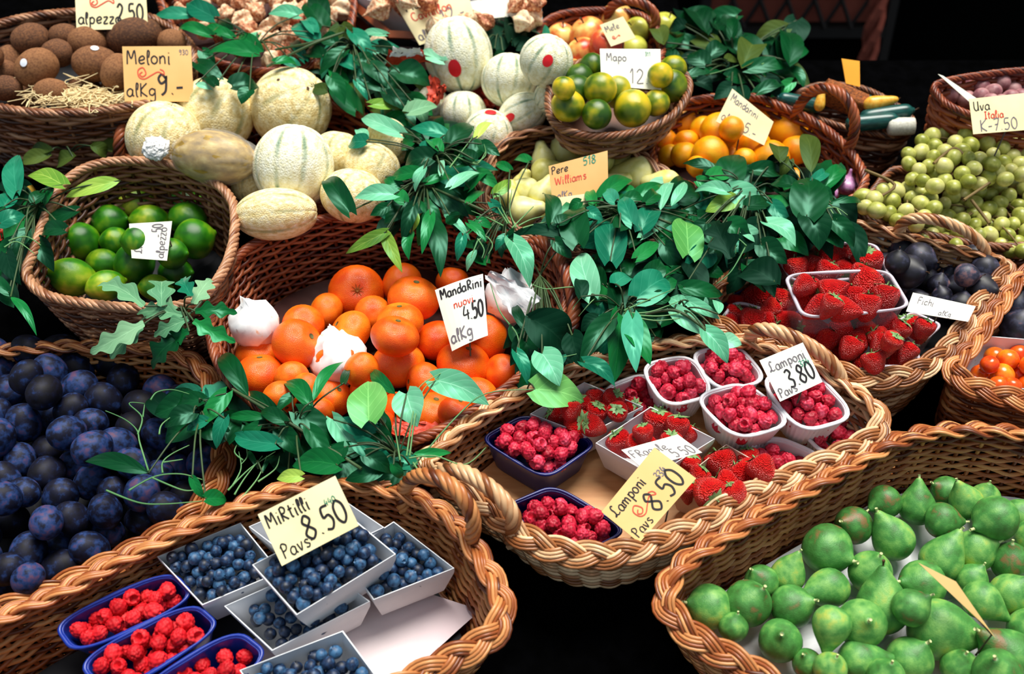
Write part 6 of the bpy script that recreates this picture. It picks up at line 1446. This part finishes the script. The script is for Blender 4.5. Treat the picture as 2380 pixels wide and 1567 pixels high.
# ------------------------------------------------------------------ handwritten price cards
G = {
 'a': (.5, [[(.42, .48), (.25, .58), (.06, .42), (.04, .15), (.2, .0), (.38, .14), (.43, .5), (.42, .12), (.52, .02)]]),
 'c': (.44, [[(.4, .48), (.22, .58), (.05, .38), (.07, .12), (.24, 0), (.42, .1)]]),
 'd': (.5, [[(.42, .42), (.24, .56), (.05, .38), (.06, .12), (.22, 0), (.4, .16)], [(.44, 1.0), (.42, .5), (.44, .0)]]),
 'e': (.46, [[(.06, .26), (.3, .3), (.42, .42), (.3, .58), (.1, .46), (.04, .22), (.16, .02), (.42, .1)]]),
 'f': (.36, [[(.4, .92), (.26, 1.0), (.18, .8), (.17, 0)], [(.02, .55), (.36, .57)]]),
 'g': (.5, [[(.42, .48), (.24, .58), (.06, .42), (.08, .16), (.26, .08), (.4, .24)], [(.44, .56), (.44, -.2), (.3, -.38), (.08, -.3)]]),
 'h': (.48, [[(.08, 1.0), (.07, 0)], [(.07, .38), (.26, .56), (.4, .44), (.42, 0)]]),
 'i': (.2, [[(.1, .56), (.09, .04), (.16, .0)], [(.1, .78), (.115, .82)]]),
 'k': (.46, [[(.08, 1.0), (.07, 0)], [(.38, .6), (.08, .28), (.42, .0)]]),
 'l': (.24, [[(.16, .5), (.22, .9), (.12, 1.0), (.07, .6), (.1, .06), (.2, 0)]]),
 'm': (.74, [[(.06, .56), (.06, 0)], [(.06, .36), (.2, .56), (.32, .44), (.32, 0)], [(.32, .36), (.48, .56), (.6, .44), (.62, 0)]]),
 'n': (.48, [[(.06, .56), (.06, 0)], [(.06, .36), (.24, .56), (.38, .44), (.4, 0)]]),
 'o': (.48, [[(.24, .58), (.06, .42), (.06, .14), (.24, .0), (.42, .16), (.42, .42), (.24, .58)]]),
 'p': (.48, [[(.08, .6), (.06, -.4)], [(.06, .4), (.24, .58), (.42, .4), (.36, .1), (.2, .04), (.07, .16)]]),
 'r': (.36, [[(.08, .56), (.07, 0)], [(.07, .34), (.2, .54), (.36, .52)]]),
 's': (.4, [[(.36, .5), (.2, .58), (.07, .46), (.2, .32), (.36, .2), (.26, .02), (.05, .06)]]),
 't': (.34, [[(.17, .9), (.15, .1), (.28, 0)], [(.02, .6), (.34, .62)]]),
 'u': (.48, [[(.06, .56), (.06, .16), (.2, 0), (.38, .14), (.4, .56), (.42, 0)]]),
 'v': (.44, [[(.04, .56), (.2, .0), (.38, .58)]]),
 'w': (.64, [[(.04, .56), (.16, 0), (.3, .44), (.44, 0), (.6, .58)]]),
 'x': (.42, [[(.04, .56), (.38, 0)], [(.38, .56), (.04, 0)]]),
 'z': (.42, [[(.05, .55), (.38, .55), (.06, .02), (.4, .02)]]),
 'A': (.62, [[(.04, 0), (.3, 1.0), (.56, 0)], [(.14, .36), (.46, .36)]]),
 'C': (.6, [[(.54, .84), (.36, 1.0), (.1, .76), (.08, .26), (.3, 0), (.56, .16)]]),
 'D': (.6, [[(.08, 1.0), (.08, 0), (.34, .04), (.54, .4), (.42, .86), (.08, 1.0)]]),
 'F': (.52, [[(.5, 1.0), (.08, .98), (.08, 0)], [(.08, .55), (.4, .55)]]),
 'I': (.4, [[(.06, .98), (.36, .98)], [(.21, .98), (.19, .02)], [(.04, .02), (.36, .02)]]),
 'K': (.56, [[(.08, 1.0), (.07, 0)], [(.5, 1.0), (.08, .44), (.52, 0)]]),
 'L': (.6, [[(.5, .9), (.36, 1.02), (.22, .8), (.24, .4), (.14, .08), (.02, .06), (.14, .16), (.36, .02), (.56, .1)]]),
 'M': (.74, [[(.06, 0), (.12, 1.0), (.34, .4), (.58, 1.0), (.66, 0)]]),
 'P': (.5, [[(.1, .98), (.08, 0)], [(.02, .8), (.2, 1.04), (.46, .86), (.36, .56), (.1, .5)]]),
 'R': (.54, [[(.1, .98), (.08, 0)], [(.06, .9), (.26, 1.02), (.44, .82), (.34, .56), (.1, .5), (.48, 0)]]),
 'U': (.56, [[(.08, 1.0), (.08, .3), (.26, 0), (.46, .24), (.48, 1.0), (.5, 0)]]),
 'W': (.84, [[(.04, 1.0), (.2, 0), (.4, .8), (.6, 0), (.8, 1.0)]]),
 '0': (.56, [[(.28, 1.0), (.08, .74), (.08, .26), (.28, 0), (.48, .26), (.48, .74), (.28, 1.0)]]),
 '1': (.34, [[(.06, .74), (.22, 1.0), (.2, 0)]]),
 '2': (.52, [[(.06, .78), (.24, 1.0), (.44, .8), (.34, .46), (.06, .02), (.48, .04)]]),
 '3': (.5, [[(.06, .9), (.28, 1.0), (.42, .78), (.2, .54), (.44, .34), (.34, .04), (.04, .08)]]),
 '4': (.52, [[(.2, 1.0), (.06, .4), (.48, .42)], [(.38, .7), (.36, 0)]]),
 '5': (.52, [[(.46, .98), (.14, .96), (.1, .56), (.34, .6), (.46, .32), (.3, .02), (.05, .08)]]),
 '7': (.48, [[(.04, .96), (.44, .98), (.16, 0)], [(.1, .5), (.38, .52)]]),
 '8': (.56, [[(.28, .54), (.1, .76), (.28, 1.0), (.46, .78), (.28, .54), (.06, .26), (.28, 0), (.5, .26), (.28, .54)]]),
 '9': (.52, [[(.42, .8), (.24, 1.0), (.08, .78), (.2, .54), (.42, .7), (.44, .9), (.4, .2), (.2, -.04)]]),
 '.': (.2, [[(.08, .02), (.11, .05)]]), '-': (.4, [[(.04, .34), (.34, .36)]]), ' ': (.3, []), ',': (.2, [[(.1, .05), (.05, -.12)]]),
 '~': (1.6, [[(.3, .3), (.14, .16), (.3, .02), (.5, .2), (.34, .56), (.06, .4), (.1, .0), (.4, -.12), (.8, .1), (1.2, .3), (1.5, .12), (1.5, .34), (1.3, .46)]]),
}
M['card_cream'] = mat('cream_card', [(0.3, srgb(244, 226, 168)), (0.7, srgb(252, 240, 196))], scale=12, rough=0.6, spec=0.25)
M['card_tan'] = mat('tan_card', [(0.3, srgb(226, 170, 102)), (0.7, srgb(238, 188, 122))], scale=12, rough=0.6, spec=0.25)
M['card_yellow'] = mat('yellow_card', [(0.3, srgb(222, 182, 114)), (0.7, srgb(236, 200, 136))], scale=12, rough=0.6, spec=0.25)
M['card_orange'] = mat('orange_card', [(0.3, srgb(232, 150, 30)), (0.7, srgb(242, 170, 50))], scale=12, rough=0.6, spec=0.25)
M['card_white'] = mat('white_card', [(0.3, srgb(244, 242, 222)), (0.7, srgb(252, 252, 240))], scale=12, rough=0.6, spec=0.25)
M['ink'] = flat('black_ink', srgb(26, 20, 26), 0.6)
M['ink_red'] = flat('red_ink', srgb(216, 74, 52), 0.6)
M['ink_green'] = flat('green_ink', srgb(60, 140, 110), 0.6)
M['ink_grey'] = flat('faded_ink', srgb(120, 112, 120), 0.6)
M['wire'] = flat('card_wire', srgb(70, 60, 50), 0.4)

def card(label, corners, mkey, h, texts, lean=0.75, stick=True, bend=0.0):
    """CORNERS: top left, top right, bottom right, bottom left of the writing; the card stands in one plane through its lower edge at height h"""
    bm_ = L((corners[2][0] + corners[3][0]) / 2, (corners[2][1] + corners[3][1]) / 2, h)
    n = (-AX_F * lean + HV * (1 - lean)).normalized()
    Q = []
    for x, y in corners:
        d = ray(x, y)
        Q.append(CAML + d * ((bm_ - CAML).dot(n) / d.dot(n)))
    org = bm_
    TL, TR, BR, BL = [np.array(q - org) for q in Q]
    nv = np.array(n)
    W = (np.linalg.norm(TR - TL) + np.linalg.norm(BR - BL)) / 2; H = (np.linalg.norm(TL - BL) + np.linalg.norm(TR - BR)) / 2
    def at(u, v, off=0.0):
        u, v = np.asarray(u, float), np.asarray(v, float)
        p = ((1 - u) * v)[..., None] * TL + (u * v)[..., None] * TR + (u * (1 - v))[..., None] * BR + ((1 - u) * (1 - v))[..., None] * BL
        return p + nv * (off - bend * (2 * u - 1) ** 2)[..., None] if not np.isscalar(off) or bend else p + nv * off
    root = bpy.data.objects.new('price_card', None); COL.objects.link(root); root.matrix_world = RAMP @ Matrix.Translation(org)
    tag(root, label, 'price card', 'price cards')
    uu, vv = np.meshgrid(np.linspace(0, 1, 9), np.linspace(0, 1, 3), indexing='ij')
    F_, B_ = at(uu, vv, 0.0 * uu), at(uu, vv, 0.0 * uu - 0.0008)
    mb = MB(); mb.grid(F_[:, ::-1]); mb.grid(B_)
    edge = lambda A: np.concatenate([A[:, 0], A[-1, 1:], A[::-1, -1][1:], A[0, ::-1][1:-1]])
    mb.grid(np.array([edge(B_), edge(F_)]), closed_v=True)
    cd = part('card', mb.mesh('card', M[mkey], False), root)
    by = {}
    for s, u0, v0, size, ink, *rest in texts:
        th = rest[0] if rest else 0.055
        b_ = by.setdefault(ink, MB())
        x = 0.0
        tot = sum(G[c][0] + 0.08 for c in s) * size * H / W
        sq = min(1.0, (0.965 - u0) / tot)
        for ch in s:
            wd, strokes = G[ch]
            for st_ in strokes:
                P = catmull(st_, 5) if len(st_) > 2 else np.array([np.array(st_[0]) * (1 - t) + np.array(st_[1]) * t for t in np.linspace(0, 1, 4)])
                jit = np.random.default_rng(len(s) * 7 + int(x * 10)).normal(size=2) * 0.015
                U = u0 + (x + P[:, 0] + jit[0]) * size * H / W * sq; V = v0 + (P[:, 1] + jit[1]) * size
                t = np.gradient(np.stack([U * W, V * H], 1), axis=0); t /= np.linalg.norm(t, axis=1, keepdims=True) + 1e-9
                hw = th * size * (1.0 if size > .2 else 1.15)
                nu, nvv = -t[:, 1] * hw * H / W, t[:, 0] * hw
                a, c = at(U + nu, V + nvv, 0 * U + 0.0005), at(U - nu, V - nvv, 0 * U + 0.0005)
                b_.grid(np.stack([c, a], 1))
            x += wd + 0.08
    for ink, b_ in by.items():
        o = part('lettering', b_.mesh('lettering', M[ink], False), cd)
        o['label'] = {'ink': 'black handwriting', 'ink_red': 'red handwriting', 'ink_green': 'small green number', 'ink_grey': 'faded handwriting'}[ink]
    if stick:
        mb = MB(); mid = (BL + BR) / 2 - nv * 0.0016
        mb.tube([tuple((TL + TR) * 0.25 + mid * 0.5 - nv * 0.0004), tuple(mid), tuple(mid * 1.0 + np.array([0, 0.0, -0.05]))], 0.0011, 5, ref=tuple(nv))
        part('wire', mb.mesh('wire', M['wire']), root)
    return root

card('cream price card with a red flourish over the kiwis, cut by the top edge', [(172, -62), (336, -66), (344, 66), (178, 70)], 'card_cream', HI + 0.03, [('Kiwi', .2, .62, .2, 'ink'), ('~', .2, .42, .26, 'ink_red', .04), ('alpezzo', .03, .1, .2, 'ink'), ('2.50', .58, .14, .3, 'ink')])
card('tan price card reading Meloni 9, standing between kiwis and melons', [(284, 108), (444, 107), (450, 236), (290, 236)], 'card_tan', 0.055, [('Meloni', .05, .68, .25, 'ink', .05), ('930', .82, .84, .09, 'ink_grey'), ('~', .2, .44, .3, 'ink_red', .035), ('alKg', .04, .09, .24, 'ink', .05), ('9.-', .48, .12, .36, 'ink', .055)])
card('pale melon price card with red writing, leaning over the tall pale melon', [(918, 8), (1075, -52), (1112, 62), (975, 105)], 'card_cream', 0.02, [('Meloni', .08, .74, .2, 'ink'), ('Cavaillon', .1, .5, .18, 'ink_red'), ('12.-', .5, .26, .28, 'ink_grey'), ('alKg', .05, .08, .2, 'ink_grey')])
card('white printed sheet lying on the paper-lined crate at the top', [(1085, 5), (1190, -12), (1260, 30), (1120, 45)], 'card_white', 0.035, [], stick=False)
card('small pale card with red scribble among the apples', [(1394, 58), (1448, 38), (1478, 88), (1420, 108)], 'card_cream', 0.06, [('Mele', .1, .6, .26, 'ink_grey'), ('~', .2, .26, .2, 'ink_red')])
card('white price card reading Mapo, standing in the green citrus', [(1394, 113), (1535, 114), (1537, 210), (1398, 198)], 'card_white', 0.085, [('Mapo', .1, .68, .2, 'ink_grey', .05), ('311', .74, .82, .1, 'ink_green'), ('12.-', .48, .12, .36, 'ink_grey', .035)])
card('pale diamond-tilted price card among the small yellow oranges', [(1702, 206), (1798, 283), (1776, 338), (1664, 282)], 'card_cream', 0.02, [('Mandarini', .06, .7, .22, 'ink_grey', .06), ('alKg', .06, .12, .24, 'ink_grey', .05), ('5.-', .52, .08, .34, 'ink_grey', .045)])
card('orange-tan price card reading Pere Williams in the pear basket', [(1275, 386), (1412, 350), (1414, 448), (1284, 470)], 'card_tan', 0.03, [('Pere', .04, .74, .2, 'ink', .05), ('518', .58, .78, .2, 'ink_green', .06), ('Williams', .08, .44, .2, 'ink_red', .05), ('alKg', .1, .06, .18, 'ink_grey')])
card('white lower sheet hanging under the orange-tan pear card', [(1276, 462), (1380, 448), (1360, 500), (1300, 520)], 'card_cream', 0.02, [], stick=False)
card('small white price card turned sideways among the limes', [(306, 600), (300, 520), (400, 514), (388, 606)], 'card_white', 0.03, [('Limes', .16, .7, .2, 'ink_grey'), ('alpezzo', .06, .1, .22, 'ink_grey', .05), ('-.50', .6, .2, .26, 'ink_grey', .05)])
card('tall bent price card reading Mandarini in the mandarin basket', [(1010, 672), (1122, 634), (1134, 778), (1050, 815)], 'card_white', 0.01, [('MandaRini', .07, .81, .15, 'ink', .06), ('nuovi', .3, .6, .13, 'ink_red', .05), ('4', .46, .36, .22, 'ink', .05), ('.50', .62, .34, .27, 'ink', .06), ('alKg', .06, .1, .19, 'ink_grey')], bend=0.006)
card('cream price card reading Mirtilli 8.50 over the blueberry cartons', [(599, 1196), (779, 1106), (834, 1222), (655, 1316)], 'card_cream', 0.055, [('MiRtilli', .05, .68, .25, 'ink', .06), ('440', .75, .58, .12, 'ink_green', .06), ('8.50', .4, .17, .44, 'ink', .05), ('Pavs-', .07, .08, .25, 'ink', .05)])
card('yellow price card reading Lamponi 8.50, lying slanted on the middle basket', [(1398, 1190), (1521, 1040), (1618, 1112), (1486, 1262)], 'card_yellow', 0.02, [('Lamponi', .06, .68, .24, 'ink', .055), ('334', .72, .52, .16, 'ink_grey', .06), ('~', .22, .34, .4, 'ink_red', .03), ('8.50', .4, .12, .44, 'ink', .05), ('Pavs', .04, .07, .22, 'ink', .05)], lean=0.5)
card('white price card reading Lamponi 3.80 in front of the arched handle', [(1765, 838), (1866, 796), (1912, 888), (1813, 934)], 'card_white', 0.03, [('Lamponi', .1, .66, .22, 'ink_grey', .055), ('334', .72, .5, .14, 'ink_green', .06), ('3.80', .34, .16, .42, 'ink', .05), ('Pavs', .06, .06, .2, 'ink_grey', .05)])
card('white price card reading Fragole lying on the strawberries', [(1444, 1046), (1575, 1010), (1632, 1052), (1492, 1088)], 'card_white', 0.012, [('FRagole', .05, .5, .34, 'ink_grey', .05), ('5.50', .6, .08, .4, 'ink_grey', .05)], lean=0.35, stick=False)
card('white price card lying across the dark figs and the clear tub', [(2122, 680), (2268, 712), (2250, 748), (2106, 724)], 'card_white', 0.02, [('Fichi', .12, .5, .34, 'ink_grey', .05), ('alKg', .5, .1, .28, 'ink_grey', .05)], lean=0.45)
card('tan price card reading Uva Italia above the green grapes', [(2252, 230), (2402, 214), (2412, 300), (2262, 312)], 'card_cream', 0.085, [('Uva', .05, .64, .26, 'ink', .05), ('Italia', .2, .4, .2, 'ink_red', .06), ('K-7.50', .12, .06, .32, 'ink_grey', .045)])
card('plain orange tag standing behind the squash tray', [(1956, 136), (1998, 142), (1999, 202), (1966, 194)], 'card_orange', 0.02, [])
card('thin white card seen edge-on in front of the pink grapes', [(2180, 172), (2192, 176), (2275, 232), (2252, 236)], 'card_white', 0.07, [])
card('yellow card seen nearly edge-on among the green figs', [(2134, 1308), (2222, 1352), (2318, 1490), (2296, 1462)], 'card_yellow', -0.0, [])
